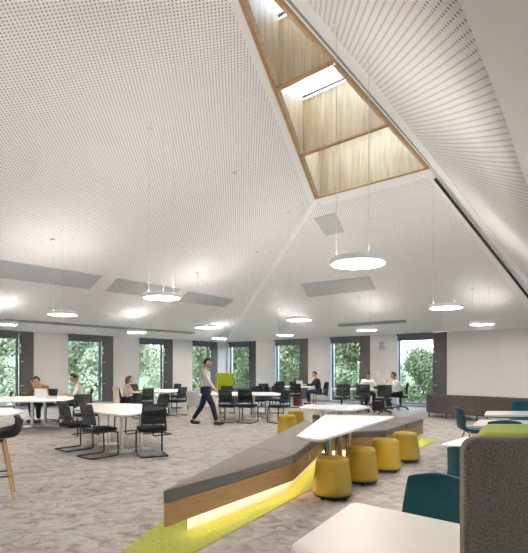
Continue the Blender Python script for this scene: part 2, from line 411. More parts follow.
HIPT = [(2.0, 14.47, zR(2.0)), (0, 14.82, EAVE)]
facet('ceiling_right', 'perf', [(0, 0, EAVE), (*S1, zR(6.92)), (*S2, zR(6.90))]+HIPT, lambda v: (pqof(v)[1], pqof(v)[0]*sr))
up = [(PB, 13.58, zL(13.58)), (13.5, 13.58, zL(13.58)), (10.9, 13.58, S(10.9)), (9, 13.58, S(9)), (*S2, 6.05), (4.4, 14.02, zR(4.4)), (2.0, 14.47, zR(2.0)), (0, 14.82, EAVE)]
lo = [(PB, 17.2, 4.45), (14.1, 16.8, 4.10), (12.6, 16.7, 3.86), (11.5, 16.6, 3.66), (9.5, 16.45, 3.38), (6, 16.2, 3.1), (2.5, 15.95, 2.92), (0, 15.8, EAVE)]
def lerp(a, b, t): return tuple(x+(y-x)*t for x, y in zip(a, b))
def path(P, n):
    out = []
    for a, b in zip(P, P[1:]):
        for i in range(n): out.append(lerp(a, b, i/n))
    return out+[P[-1]]
tb = MB(); U_, L_ = path(up, 4), path(lo, 4); NV = 6; grid = [[tb.bm.verts.new(rp(*lerp(a, b, j/NV))) for j in range(NV+1)] for a, b in zip(U_, L_)]
for i in range(len(grid)-1):
    for j in range(NV): tb.bm.faces.new((grid[i][j], grid[i+1][j], grid[i+1][j+1], grid[i][j+1]))
to = tb.build('ceiling_near', 'perfT', smooth=60, fix=False)
if sum(p.normal.z for p in to.data.polygons) > 0: to.data.flip_normals()
uvset(to, lambda v: (pqof(v)[0], (pqof(v)[1]-13.5)*1.36)); struct(to)
s = to.modifiers.new('thick', 'SOLIDIFY'); s.thickness = .05; s.offset = -1
ub = MB(); outer = [(PB, QB, 4.3), (14.1, QB, 4.15), (12.6, QB, 4.0), (11.5, QB, 3.85), (9.5, QB, 3.65), (6, QB, 3.3), (2.5, QB, 3.0), (0, QB, EAVE)]
gA = [ub.bm.verts.new(rp(*a)) for a in lo]; gB = [ub.bm.verts.new(rp(*a)) for a in outer]
for i in range(len(gA)-1): ub.bm.faces.new((gA[i], gA[i+1], gB[i+1], gB[i]))
uo = ub.build('ceiling_soffit', 'soffit', smooth=60, fix=False); struct(uo)
if sum(p.normal.z for p in uo.data.polygons) > 0: uo.data.flip_normals()
s = uo.modifiers.new('thick', 'SOLIDIFY'); s.thickness = .05; s.offset = -1
# flat strips that lie just under the facets
def strip(name, m, pts3, drop=.012, th=.02, uvf=None):
    b = MB(); a = [b.bm.verts.new(Vector(p)-Vector((0, 0, drop))) for p in pts3]; c = [b.bm.verts.new(Vector(p)-Vector((0, 0, drop-th))) for p in pts3]
    b.bm.faces.new(a); b.bm.faces.new(c[::-1]); k = len(a)
    for i in range(k): b.bm.faces.new((a[i], a[(i+1) % k], c[(i+1) % k], c[i]))
    o = b.build(name, m, smooth=0)
    if uvf: uvset(o, uvf)
    return o
def Lp(p, q): return rp(p, q, zL(q))
def Rp(p, q): return rp(p, q, zR(p))
k_ = S1[1]/S1[0]
struct(strip('trim_1', 'trim', [Lp(.3, .3*k_-.13), Lp(6.92, 10.5-.15), Lp(6.92, 10.5), Lp(.3, .3*k_)]))
struct(strip('trim_2', 'trim', [Rp(.3, .3*k_), Rp(6.92, 10.5), Rp(6.82, 10.5), Rp(.3, .3*k_+.09)]))
struct(strip('trim_3', 'trim', [Lp(6.92, 10.5), Lp(13.5, 13.58), Lp(13.5, 13.38), Lp(6.92, 10.26)]))
struct(strip('trim_4', 'trim', [Rp(6.92, 10.5), Rp(6.90, 13.56), Rp(6.62, 13.60), Rp(6.62, 10.5)]))
def Tp(p, t):     # point on the near facet, t = way down from its upper edge
    for (a, b), (c, d) in zip(zip(up, up[1:]), zip(lo, lo[1:])):
        if b[0] <= p <= a[0]:
            k = (a[0]-p)/(a[0]-b[0]); return rp(*lerp(lerp(a, b, k), lerp(c, d, k), t))
def tstrip(name, m, p0, p1, t0, t1, n=10, drop=.012):
    b = MB(); r1 = [Tp(p0+(p1-p0)*i/n, t0)-Vector((0, 0, drop)) for i in range(n+1)]; r2 = [Tp(p0+(p1-p0)*i/n, t1)-Vector((0, 0, drop)) for i in range(n+1)]
    va = [b.bm.verts.new(v) for v in r1]; vb = [b.bm.verts.new(v) for v in r2]
    vc = [b.bm.verts.new(v+Vector((0, 0, .02))) for v in r1]; vd = [b.bm.verts.new(v+Vector((0, 0, .02))) for v in r2]
    for i in range(n):
        for q_ in ((va[i], va[i+1], vb[i+1], vb[i]), (vc[i], vd[i], vd[i+1], vc[i+1]), (va[i], vc[i], vc[i+1], va[i+1]), (vb[i], vb[i+1], vd[i+1], vd[i])): b.bm.faces.new(q_)
    b.bm.faces.new((va[0], vb[0], vd[0], vc[0])); b.bm.faces.new((va[n], vc[n], vd[n], vb[n]))
    return struct(b.build(name, m, smooth=0))
tstrip('trim_5', 'black', 13.4, 6.92, .0, .022)
tstrip('trim_6', 'trim', 13.4, 6.6, .022, .06)
tstrip('trim_7', 'grille', 13.4, 7.2, .06, .10)
tstrip('trim_8', 'trim', 13.4, .1, .10, .26, drop=.008)
# black recessed lighting slot along the hip of the right facet
struct(strip('trim_9', 'black', [Rp(6.55, 13.60), Rp(.1, 14.72), Rp(.1, 14.65), Rp(6.55, 13.53)], drop=.02))
struct(strip('trim_10', 'trim', [Rp(6.62, 13.45), Rp(.1, 14.40), Rp(.1, 14.62), Rp(6.62, 13.56)]))
# grilles and diffusers
def grille(nm, lbl, fn, a, b, c, d, m='grille', grp=None):
    o = strip(nm, m, [fn(*a), fn(*b), fn(*c), fn(*d)], drop=.014, th=.02, uvf=(lambda v: (pqof(v)[0], pqof(v)[1])))
    return tag(o, lbl, 'ceiling grille' if nm == 'ceiling_grille' else 'air diffuser', grp)
grille('ceiling_grille', 'long grey perforated ceiling panel at the left edge above the left windows', Lp, (9.80, 4.72), (13.4, 4.72), (13.4, 3.78), (9.72, 3.78))
grille('ceiling_grille', 'middle grey perforated ceiling panel behind the long left pendant', Lp, (6.75, 4.66), (9.3, 4.72), (9.15, 3.80), (6.60, 3.80))
grille('ceiling_grille', 'grey perforated ceiling panel nearest the diagonal ceiling seam on its left', Lp, (3.95, 4.46), (6.35, 4.56), (6.1, 3.75), (3.80, 3.75))
grille('ceiling_grille', 'small square grey grille below the corner of the roof light', Rp, (6.28, 9.95), (6.28, 10.68), (5.56, 10.52), (5.56, 9.88))
grille('ceiling_grille', 'long pale grey ceiling panel under the largest round pendant', Rp, (3.62, 7.5), (3.52, 10.2), (2.84, 10.05), (2.84, 7.25))
grille('ceiling_diffuser', 'long thin grey slot diffuser in the ceiling above the left windows', Lp, (2.95, 1.0), (13.5, 1.0), (13.5, .82), (2.95, .82), 'diff')
grille('ceiling_diffuser', 'short thin grey slot diffuser in the ceiling above the two men', Rp, (.94, 7.3), (.94, 10.2), (.76, 10.2), (.76, 7.3), 'diff')

# ------------------------------------------------------------------ roof light
sk = empty('skylight', 'long tapering timber lined roof light with cross beams at the top of the ceiling', 'skylight', rp(6.92, 12, 6.05))
struct(sk)
inv = Matrix.Translation(-Vector(sk.location))
DEP = 1.22
def vwall(name, P0, P1, z0, z1, h, m, th, side):
    # upright board from P0 to P1 (pq), bottom heights z0,z1, h tall, th thick to one side
    a, b = rp(*P0), rp(*P1); e = (b-a).normalized(); nn = Vector((-e.y, e.x))*side*th
    B = MB(); vs = []
    for hh in (0, h):
        for P, z in ((a, z0), (b, z1), (b+nn, z1), (a+nn, z0)): vs.append(B.bm.verts.new(Vector((P.x, P.y, z+hh))-Vector(sk.location)))
    for q_ in ((0, 1, 2, 3), (4, 7, 6, 5), (0, 4, 5, 1), (1, 5, 6, 2), (2, 6, 7, 3), (3, 7, 4, 0)): B.bm.faces.new([vs[i] for i in q_])
    return B.build(name, m, sk, smooth=0)
EX = .03
vwall('side_lining', S1, S3, 6.05-EX, S(13.5)-EX, DEP+.3, 'liner', .08, 1)
vwall('side_lining', S2, S3, 6.05-EX, S(13.5)-EX, DEP+.3, 'liner', .08, -1)
vwall('end_lining', S1, S2, 6.05-EX, 6.05-EX, DEP+.25, 'liner', .08, 1)
for pb in (8.84, 10.84):
    vwall('cross_beam', (pb, qL(pb)), (pb, 13.575), S(pb)-.02, S(pb)-.02, DEP-.03, 'liner', .09, 1)
    vwall('beam_edging', (pb, qL(pb)), (pb, 13.575), S(pb)-.055, S(pb)-.055, .034, 'oak', .09, 1)
vwall('rim_edging', S1, S3, 6.05-.06, S(13.5)-.06, .028, 'oak', -.05, 1); vwall('rim_edging', S2, S3, 6.05-.06, S(13.5)-.06, .028, 'oak', -.10, -1)
vwall('rim_edging', S1, S2, 6.05-.06, 6.05-.06, .028, 'oak', -.07, 1)
gb = MB(); gp = [(6.95, qL(6.95)), (6.95, 13.56), (13.45, 13.565)]
v = [gb.bm.verts.new(rp(p, q, S(p)+DEP)-Vector(sk.location)) for p, q in gp]; gb.bm.faces.new(v); go = gb.build('glazing', 'glass', sk, smooth=0)
s = go.modifiers.new('thick', 'SOLIDIFY'); s.thickness = .02
for pb in (7.02, 8.90, 10.90, 12.3):
    vwall('glazing_bar', (pb, qL(pb)), (pb, 13.57), S(pb)+DEP-.04, S(pb)+DEP-.04, .04, 'wframe', .035, 1)
portal('skylight_portal', Matrix.Translation(rp(9.2, 12.5, S(9.2)+DEP+.35)) @ orient((0, 0, -1), (0, 1, 0)) , 7, 7)

# ------------------------------------------------------------------ pendants
def make_pendant():
    r = empty('pendant_lamp', 'x', 'ceiling lamp')
    R_ = .345
    MB().lathe([(R_-.012, -.004), (R_, .004), (R_, .066), (R_-.01, .075), (R_-.05, .075), (R_-.05, .055), (0, .055), (0, .050), (R_-.016, .050), (R_-.016, -.004)], 48).build('rim', 'canopy', r)
    MB().lathe([(0, 0), (R_-.014, 0), (R_-.014, .012), (0, .012)], 48).build('diffuser', 'lamp', r)
    MB().lathe([(0, .056), (R_-.055, .056), (R_-.055, .072), (0, .072)], 40).build('upper_diffuser', 'lampup', r)
    return r
P0_ = make_pendant()
PZ = 2.80
PLIST = [(12.05, 10.58, 'round white pendant lamp on long wires over the left round meeting tables', (5,)),
 (11.86, 6.35, 'round white pendant lamp over the two seated students on the left', ()),
 (11.68, 2.37, 'round white pendant lamp cut off by the left edge, low over the windows', ()),
 (7.07, 2.5, 'small round pendant lamp close to the second and third left windows', ()),
 (6.93, 6.11, 'small round pendant lamp high over the walking man', ()),
 (2.37, 1.97, 'tiny round pendant lamp nearest the far room corner', ()),
 (6.92, 9.91, 'round pendant lamp hanging right of the diagonal ceiling seam', ()),
 (2.29, 5.71, 'tiny round pendant lamp over the far tables near the fifth window', ()),
 (2.4, 9.46, 'small round pendant lamp under the short slot diffuser', ()),
 (12.29, 14.89, 'largest round white pendant lamp, its wires crossing in front of the roof light', ()),
 (7.02, 14.0, 'round white pendant lamp in front of the window at the far right', ()),
 (2.2, 13.26, 'small round white pendant lamp over the blank white wall on the right', ())]
for p in (17.0, 21.8):  # unseen pendants added behind the camera to light the foreground
    for q in (2.4, 6.4, 10.4, 14.9): PLIST.append((p, q, None, ()))
def ceil_z(p, q):
    if q > 13.6: 
        z = 99
        for (a, b), (c, d) in zip(zip(up, up[1:]), zip(lo, lo[1:])):
            if b[0] <= p <= a[0]:
                k = (a[0]-p)/(a[0]-b[0]); A_, B_ = lerp(a, b, k), lerp(c, d, k)
                if q >= A_[1]: return A_[2]+(B_[2]-A_[2])*(q-A_[1])/(B_[1]-A_[1])
    return min(zL(q), zR(p) if p < 6.9 else 99)
for i, (p, q, lb, _) in enumerate(PLIST):
    o = P0_ if i == 0 else copy_tree(P0_)
    o.location = rp(p, q, PZ)
    if ceil_z(p, q)-PZ < 1.3:      # uplight weakened where the ceiling is close, to soften hot spots on it
        for ch in o.children:
            if ch.name.startswith('upper_diffuser'):
                ch.data = ch.data.copy(); ch.data.materials.clear(); ch.data.materials.append(M['lampup_dim'])
    if lb: o['label'] = lb; o['group'] = 'round pendant lamps'
    else: o['label'] = 'added round white pendant lamp, unseen behind the viewpoint'; o['group'] = 'added round pendant lamps behind the viewpoint'
    for k in range(3):
        an = pi*.93+k*2*pi/3; ox, oy = .27*cos(an), .27*sin(an)
        P = Vector((o.location.x+ox, o.location.y+oy)); pp, qq = pqof(P); zt = ceil_z(pp, qq)-PZ-.012
        MB().tube([(ox, oy, .07), (ox, oy, zt)], .0032 if k == 0 else .0020, 5).build('wire', 'spk', o)
        if k == 0: MB().lathe([(0, -.03), (.055, -.03), (.055, .0), (0, .0)], 20, (ox, oy, zt)).build('ceiling_rose', 'canopy', o)
        else: MB().lathe([(0, -.012), (.018, -.012), (.018, .0), (0, .0)], 10, (ox, oy, zt)).build('wire_anchor', 'spk', o)
        MB().tube([(ox, oy, .06), (ox, oy, .16)], .009, 6).build('wire_gripper', 'spk', o)
def detector(P, lb):
    o = MB().lathe([(0, -.04), (.03, -.04), (.05, -.015), (.055, 0), (0, 0)], 20, (0, 0, 0)).build('smoke_detector', 'spk', loc=P-Vector((0, 0, .003)))
    tag(o, lb, 'smoke detector')
detector(Lp(6.19, 7.69), 'small round smoke detector left of the diagonal ceiling seam')
detector(Lp(9.72, 10.2), 'small round smoke detector on the perforated ceiling right of the long left pendant wire')

# ------------------------------------------------------------------ outdoors
gl_ = MB(); gl_.prism([(-90, -10), (90, -10), (90, 120), (-90, 120)], -6.2, -6.0); struct(gl_.build('ground', 'lawn', smooth=0))
def make_tree(seed, leafm, R_, Hc, nl):
    rnd = random.Random(seed)
    r = empty('broadleaf_tree', 'x', 'tree')
    MB().tube([(0, 0, 0), (.1, .05, Hc*.4), (0, .1, Hc*.9)], [.28, .2, .08], 8).build('trunk', 'bark', r)
    b = MB(); blobs = []
    for i in range(26):
        a = rnd.random()*2*pi; h = rnd.random(); rr = R_*.72*math.sqrt(rnd.random())*(1.05-abs(h-.42)*1.1)
        blobs.append((Vector((rr*cos(a), rr*sin(a), Hc*.35+h*Hc*.65)), R_*(.26+.2*rnd.random())))
    for i in range(nl):
        c, br = blobs[i % 26]; d = Vector((rnd.gauss(0, 1), rnd.gauss(0, 1), rnd.gauss(0, 1))).normalized()
        p = c+d*br*(.65+.4*rnd.random()); s_ = .06+.08*rnd.random()
        n1 = (d+Vector((rnd.gauss(0, .6), rnd.gauss(0, .6), rnd.gauss(0, .6)))).normalized(); x = n1.orthogonal().normalized()*s_; y = n1.cross(x)
        b.bm.faces.new([b.bm.verts.new(p+x), b.bm.verts.new(p+y*.6), b.bm.verts.new(p-x), b.bm.verts.new(p-y*.6)])
    b.build('crown', leafm, r, smooth=0, fix=False)
    return r
tA = make_tree(3, 'leaf', 3.4, 10.2, 30000); tB = make_tree(5, 'leaf2', 3.2, 9.6, 30000)
first = {id(tA): 1, id(tB): 1}; rt = random.Random(11)
def plant(proto, P, s, lb, grp):
    o = proto if first.pop(id(proto), None) else copy_tree(proto)
    o.location = (P[0], P[1], -6.0); o.scale = (s, s, s); o.rotation_euler.z = rt.random()*6; o['label'] = lb; o['group'] = grp
LR = [(-8, 8.5, 1.0), (0.5, 8.5, 1.05), (9, 8.2, 1.0), (17.5, 8.5, 1.05), (26, 8.6, 1.0)]
for i, (p, d, sc_) in enumerate(LR):                       # beyond the left wall
    plant(tB, rp(p, -d), sc_, 'pale green leafy tree outside the left windows, in the nearer row', 'trees outside the left windows, near row')
for i, (p, d, sc_) in enumerate([(-21, 18, 1.3), (-12, 18.5, 1.25), (-3.5, 18, 1.3), (5, 18.2, 1.25), (13.5, 18, 1.3), (22, 18.5, 1.25)]):
    plant(tB if i % 2 else tA, rp(p, -d), sc_, 'pale green leafy tree outside the left windows, in the farther row', 'trees outside the left windows, far row')
for q, d, sc_ in [(-8.8, 8.5, 1.02), (-3.0, 8.5, 1.0), (3.0, 8.3, 1.0), (8.6, 8.8, .74), (13, 8.6, .78), (20, 8.8, .80)]:   # beyond the right wall
    plant(tA, rp(-d, q), sc_, 'dense green leafy tree outside the right windows, in the nearer row', 'trees outside the right windows, near row')
for q, d, sc_ in [(-13, 17.5, 1.25), (-5.2, 17, 1.2), (3.6, 17.2, .80), (9.5, 17, .80), (17, 17.4, .92)]:
    plant(tA, rp(-d, q), sc_, 'dense green leafy tree outside the right windows, in the farther row', 'trees outside the right windows, far row')

def hillside():                 # wooded rise that closes the view between the trees
    B = MB(); rows = []
    path_ = [rp(34, -34), rp(10, -36), rp(-14, -36), rp(-36, -30), rp(-38, -8), rp(-36, 14), rp(-34, 40)]
    tops = [5.5, 5.5, 5.0, 4.0, 1.6, 1.0, 1.0]; pts = []
    for i in range(len(path_)-1):
        for k in range(14): t = k/14; pts.append((path_[i].lerp(path_[i+1], t), tops[i]+(tops[i+1]-tops[i])*t))
    c = rp(12, 12)
    for j, (P, tz) in enumerate(pts):
        d = (P-c).normalized(); r = []
        for k in range(9):
            t = k/8; v = Vector((P.x+d.x*t*9, P.y+d.y*t*9, -6.3+(tz+6.3)*sin(t*pi/2)))
            n = noise.noise_vector(v*.45)*1.1*(t > 0) + noise.noise_vector(v*1.3)*.45*(t > 0); r.append(B.bm.verts.new(v+n))
        r.append(B.bm.verts.new((P.x+d.x*14, P.y+d.y*14, -6.3))); rows.append(r)
    for a, b in zip(rows, rows[1:]):
        for k in range(9): B.bm.faces.new((a[k], b[k], b[k+1], a[k+1]))
    o = B.build('ground_hillside', 'hill', smooth=60); struct(o)
M['hill'] = mat('wooded_hill', (.13, .16, .09), .9, scale=1.3, col2=(.30, .33, .20), bump=.6)
hillside()

# ------------------------------------------------------------------ facing helpers
def face(v): return atan2(v[1], v[0])-pi/2          # local +Y looks along v
R_EU, R_EV, R_NU, R_NV = face(EU), face(EV), face(-EU), face(-EV)
def sp3(c, r, seg=14, rings=10, b=None, sc=(1, 1, 1)):
    g = bmesh.ops.create_uvsphere(b, u_segments=seg, v_segments=rings, radius=1)['verts']
    bmesh.ops.transform(b, matrix=Matrix.Translation(c) @ Matrix.Diagonal((r*sc[0], r*sc[1], r*sc[2], 1)), verts=g); return g

# ------------------------------------------------------------------ cantilever meeting chairs
def rsq(w_, d_, r, n=5): return round_poly([(-w_/2, -d_/2), (w_/2, -d_/2), (w_/2, d_/2), (-w_/2, d_/2)], r, n)
def back_fn(w0, w1, z0, z1, y0, lean, curve):
    def fn(u, v):
        z = z0+(z1-z0)*v; w_ = w0+(w1-w0)*v; x = (u-.5)*w_
        y = y0-lean*v**1.3+curve*(2*u-1)**2
        return (x, y, z), (-curve*4*(2*u-1)/w_*1.0, 1, lean/(z1-z0))
    return fn
def make_meeting_chair():
    r = empty('meeting_chair', 'x', 'chair')
    st = MB().prism(rsq(.46, .45, .07), .435, .485).build('seat', 'seat', r, bevel=.015)
    st.location = (0, .01, 0)
    fn = back_fn(.40, .37, .56, .885, -.215, .07, .045)
    MB().slab(fn, 10, 8, .008).build('backrest', 'mesh', r, smooth=60)
    fr = MB(); pts = []
    for i in range(9): pts.append(fn(i/8, 0)[0])
    for i in range(1, 8): pts.append(fn(1, i/8)[0])
    for i in range(9): pts.append(fn(1-i/8, 1)[0])
    for i in range(1, 8): pts.append(fn(0, 1-i/8)[0])
    fr.tube(pts, .013, 8, closed=True).build('back_frame', 'dark', r)
    MB().slab(lambda u, v: fn(u, .0+v*.22), 10, 3, .022).build('lumbar_band', 'dark', r, smooth=60)
    for s_ in (-1, 1):
        MB().tube([(s_*.20, -.175, .44), (s_*.20, -.205, .50), (s_*.197, -.20, .60)], .014, 8).build('back_bracket', 'dark', r)
    for s_ in (-1, 1):
        x = s_*.225
        MB().tube([(s_*.19, -.20, .425), (x, -.12, .425), (x, .17, .425), (x, .215, .40), (x, .225, .35), (x, .235, .06), (x, .225, .022), (x, .19, .0125), (x, -.25, .0125), (x*.97, -.27, .0125)], .0125, 8).build('leg', 'darkm', r)
    MB().tube([(-.215, -.27, .0125), (.215, -.27, .0125)], .0125, 8).build('floor_bar', 'darkm', r)
    MB().tube([(-.19, -.20, .425), (.19, -.20, .425)], .0125, 8).build('seat_bar', 'darkm', r)
    return r
mc = make_meeting_chair(); mfirst = [1]
def chair(P, rz, lb):
    if mfirst: mfirst.pop(); o = mc
    else: o = copy_tree(mc)
    o.location = (P[0], P[1], 0); o.rotation_euler.z = rz; o['label'] = lb; o['group'] = 'black mesh-back meeting chairs'
    return o

# ------------------------------------------------------------------ white meeting tables
def table(name, poly, cols, lb, z=.74, r=.12, leg='steel', cr_=.035, grp='white meeting tables', foot=True, cat='table', leglabel=None):
    c = sum((Vector(p) for p in poly), Vector((0, 0)))/len(poly)
    t = empty(name, lb, cat, (c.x, c.y, 0), 0, grp)
    lp = round_poly([(p[0]-c.x, p[1]-c.y) for p in poly], r)
    tp = MB().prism(lp, z-.022, z).build('tabletop', 'table', t, bevel=.004)
    MB().prism(inset(lp, .012), z-.032, z-.0225).build('edge_band', 'tedge', tp)
    for cx, cy in cols:
        x, y = cx-c.x, cy-c.y
        MB().lathe([(cr_, .02), (cr_, z-.04), (.09, z-.038), (.09, z-.030)], 20, (x, y, 0)).build('leg', leg, t)
        if foot: MB().lathe([(0, 0), (.21, 0), (.21, .006), (.19, .014), (cr_+.01, .022), (cr_, .03)], 28, (x, y, 0)).build('base_plate', leg, t)
    return t

# left near table with six chairs
T1 = [(-3.50, 8.97), (-2.20, 7.80), (-1.80, 9.25), (-2.62, 10.3), (-3.76, 10.45)]
table('meeting_table', T1, [(-2.55, 8.75), (-2.25, 8.95), (-3.05, 9.6)], 'white meeting table nearest the viewer on the left, ringed by black chairs')
chair((-2.80, 8.30), R_EU, 'black mesh chair seen from its side, nearest to the viewer at the left table')
chair((-3.48, 9.02), R_EU, 'black mesh chair just left of the nearest side-on chair at the left table')
chair((-1.93, 8.42), face((-.40, .92)), 'black mesh chair at the right end of the near left table')
chair((-3.95, 10.85), R_NV-.25, 'black mesh chair facing the viewer behind the left end of the near left table')
chair((-3.10, 11.25), R_NU, 'black mesh chair behind the near left table, under the seated woman with cream coat')
chair((-2.42, 10.95), R_NU, 'black mesh chair behind the right end of the near left table')
# students' table, far left
T0 = [at(14, 396), at(22, 394.2), at(70, 395.3), at(73, 398.6), at(66, 401.2), at(20, 402.0)]
T0 = [(-6.45, 11.1), (-6.9, 12.95), (-5.3, 13.1), (-4.72, 12.4), (-4.6, 11.1)]
table('meeting_table', T0, [(-5.92, 12.5), (-5.6, 12.5), (-5.15, 12.35)], 'white meeting table of the two students by the left windows')
chair((-6.55, 10.75), R_EU+.3, 'black mesh chair at the near left corner of the two students table')
chair((-7.25, 11.5), R_EU, 'black mesh chair cut off by the left edge of the picture')
# table with the seated woman
T2 = [(-4.0, 15.75), (-3.85, 17.2), (-2.9, 17.4), (-2.55, 16.2), (-3.0, 15.0)]
table('meeting_table', T2, [(-3.6, 16.0), (-3.1, 16.1)], 'white meeting table of the woman with cream coat, in front of the third window')
chair((-3.56, 14.50), R_EV, 'black mesh chair, back to viewer, first right of the woman with cream coat')
chair((-2.72, 15.35), R_EV+.15, 'black mesh chair at the right end of the table of the woman with cream coat')
chair((-3.35, 18.0), R_NU, 'black mesh chair behind the table in front of the third window')
chair((-4.55, 17.5), R_NV, 'black mesh chair beyond the open laptop of the woman with cream coat')
# middle table behind the walking man
T3 = [(-1.85, 13.9), (-1.5, 15.3), (.25, 15.2), (.60, 14.2), (.35, 13.55), (-1.55, 13.55)]
table('meeting_table', T3, [(-1.1, 14.3), (-.3, 14.4)], 'white meeting table right behind the walking man')
chair((-.98, 13.5), face((.35, .94)), 'black mesh chair next to the walking man, on the near side of the middle table')
chair((-.45, 13.4), face((.30, .95)), 'black mesh chair second from the walking man, on the near side of the middle table')
chair((.42, 13.30), R_EV, 'black mesh chair at the right end of the middle table, turned left')
chair((-1.2, 15.9), face((.1, -1)), 'black mesh chair across the middle table, its back to the low slate sofa')
chair((-.2, 15.75), face((.1, -1)), 'black mesh chair on the far side of the middle table facing the viewer')
chair((.42, 15.75), face((-.1, -1)), 'black mesh chair on the far side of the middle table, rightmost of three there')
# far table with the woman in black
T4 = [(.40, 19.2), (.40, 20.3), (1.65, 20.4), (1.95, 19.8), (1.75, 19.1)]
table('meeting_table', T4, [(.8, 19.7), (1.4, 19.7)], 'white meeting table where the woman in black works at a laptop')
chair((.05, 18.75), face((.3, .95)), 'black mesh chair, leftmost on the near side of the table of the woman in black')
chair((1.20, 18.55), face((.1, 1)), 'black mesh chair third from left before the table of the woman in black')
chair((.62, 18.7), face((.2, 1)), 'black mesh chair second from left in front of the table of the woman in black')
chair((.70, 21.05), face((0, -1)), 'black mesh chair across the table of the woman in black, on its left')
chair((1.30, 21.1), face((0, -1)), 'black mesh chair across the table of the woman in black, nearer to her')
# right table with the two men
T5 = [(2.5, 17.1), (2.45, 18.15), (4.45, 17.95), (4.6, 17.0), (4.3, 16.8)]
table('meeting_table', T5, [(3.0, 17.5), (4.3, 17.4)], 'white meeting table where the two men in white shirts talk')

# ------------------------------------------------------------------ task chairs on castors
def make_task_chair():
    r = empty('task_chair', 'x', 'chair')
    MB().prism(rsq(.48, .46, .08), .44, .50).build('seat', 'seat', r, bevel=.02)
    fn = back_fn(.44, .42, .58, .93, -.23, .06, .05)
    MB().slab(fn, 10, 8, .01).build('backrest', 'mesh', r, smooth=60)
    pts = [fn(i/8, 0)[0] for i in range(9)]+[fn(1, i/8)[0] for i in range(1, 8)]+[fn(1-i/8, 1)[0] for i in range(9)]+[fn(0, 1-i/8)[0] for i in range(1, 8)]
    MB().tube(pts, .016, 8, closed=True).build('back_frame', 'dark', r)
    MB().slab(lambda u, v: fn(u, v*.28), 10, 3, .026).build('lumbar_band', 'shell', r, smooth=60)
    MB().tube([(0, -.05, .43), (0, -.22, .45), (0, -.245, .60)], .022, 8, flat=.6).build('back_support', 'dark', r)
    for s_ in (-1, 1):
        MB().tube([(s_*.22, 0, .45), (s_*.27, -.02, .48), (s_*.27, -.03, .66), (s_*.27, .10, .675), (s_*.27, -.14, .675)], .014, 6).build('armrest', 'dark', r)
    MB().tube([(0, 0, .44), (0, 0, .10)], [.035, .025], 12).build('gas_column', 'darkm', r)
    for k in range(5):
        a = 2*pi*k/5+.3; l_ = MB().tube([(.02*cos(a), .02*sin(a), .12), (.29*cos(a), .29*sin(a), .075)], [.028, .017], 8).build('leg', 'dark', r)
        MB().lathe([(.012, -.022), (.028, -.018), (.028, .018), (.012, .022)], 14).build('castor', 'dark', l_)
        c_ = l_.children[0]; c_.rotation_euler = (pi/2, 0, a+pi/2+.4); c_.location = (.29*cos(a), .29*sin(a), .030)
    return r
tk = make_task_chair(); tfirst = [1]
def task(P, rz, lb):
    if tfirst: tfirst.pop(); o = tk
    else: o = copy_tree(tk)
    o.location = (P[0], P[1], 0); o.rotation_euler.z = rz; o['label'] = lb; o['group'] = 'black task chairs at the table of the two men'
task((2.62, 16.55), face((-.1, 1)), 'black task chair on castors, leftmost at the table of the two men')
task((3.28, 16.45), face((0, 1)), 'black task chair on castors, middle of three before the two men')
task((3.86, 15.85), face((.05, 1)), 'black task chair on castors nearest the viewer at the table of the two men')
task((4.85, 17.39), face((-1, .15)), 'black task chair on castors under the man in white shirt on the right')
task((3.90, 18.62), face((-.1, -1)), 'black task chair on castors under the man in white shirt on the left')

# ------------------------------------------------------------------ wedge shaped bench
Z0, Z1, Z2 = .168, .362, .47
TIP = Vector((-.85, 4.12)); OD = Vector((.300, 1.0))
def oline(y): return (TIP.x+(y-TIP.y)*OD.x, y)
K = (.353, 5.77); KI = (.93, 7.72)
seg1 = [(-.85, 4.10), (-.82, 4.08), K, oline(6.35)]
seg2 = [oline(6.35), K, KI, (1.02, 8.05), (.86, 9.62), oline(9.62)]
seg3a = [(1.02, 8.05), KI, (2.02, 8.08), (2.62, 9.0), (1.9, 9.3), (1.62, 8.62), (1.0, 8.42)]
seg3b = [(2.62, 9.0), (3.24, 9.93), (2.7, 10.42), (1.9, 9.3)]
seg4 = [(1.05, 10.72), (1.34, 10.62), (1.52, 11.2), (1.22, 11.35)]
def bench(name, pieces, lb, led_edges):
    c = Vector(pieces[0]); t = empty(name, lb, "bench", (c.x, c.y, 0))
    for pc, body in pieces[1]:
        lp = [(p[0]-c.x, p[1]-c.y) for p in pc]
        MB().prism(round_poly(inset(lp, .004), .045), Z1+.001, Z2).build('cushion', 'cush', t, bevel=.022, seg=3)
    for pc in pieces[2]:
        lp = [(p[0]-c.x, p[1]-c.y) for p in pc]
        bd = MB().prism(round_poly(inset(lp, .006), .035), Z0, Z1).build('timber_body', 'oak', t)
        ip = inset(lp, .11) if pc is not whole12 else [(x_-c.x, y_-c.y) for x_, y_ in ((-.70, 4.47), (.26, 5.83), (.82, 7.75), (.90, 8.05), (.78, 9.5), (.70, 9.5), (-.66, 4.75))]
        MB().prism(ip, .0065, Z0-.001).build('plinth', 'plinth', t)
        n = len(ip)
    for a, b in led_edges:
        a, b = Vector(a)-c, Vector(b)-c; e = (b-a).normalized(); nn = Vector((e.y, -e.x))
        a2, b2 = a-nn*.06, b-nn*.06
        MB().prism([tuple(a2), tuple(b2), tuple(b2-nn*.03), tuple(a2-nn*.03)], Z0-.014, Z0-.002).build('led_strip', 'led', t)
    return t
whole12 = [(-.85, 4.10), (-.82, 4.08), K, KI, (1.02, 8.05), (.86, 9.62), oline(9.62)]
whole3 = [(1.02, 8.05), KI, (2.02, 8.08), (3.24, 9.93), (2.7, 10.42), (1.62, 8.62), (1.0, 8.42)]
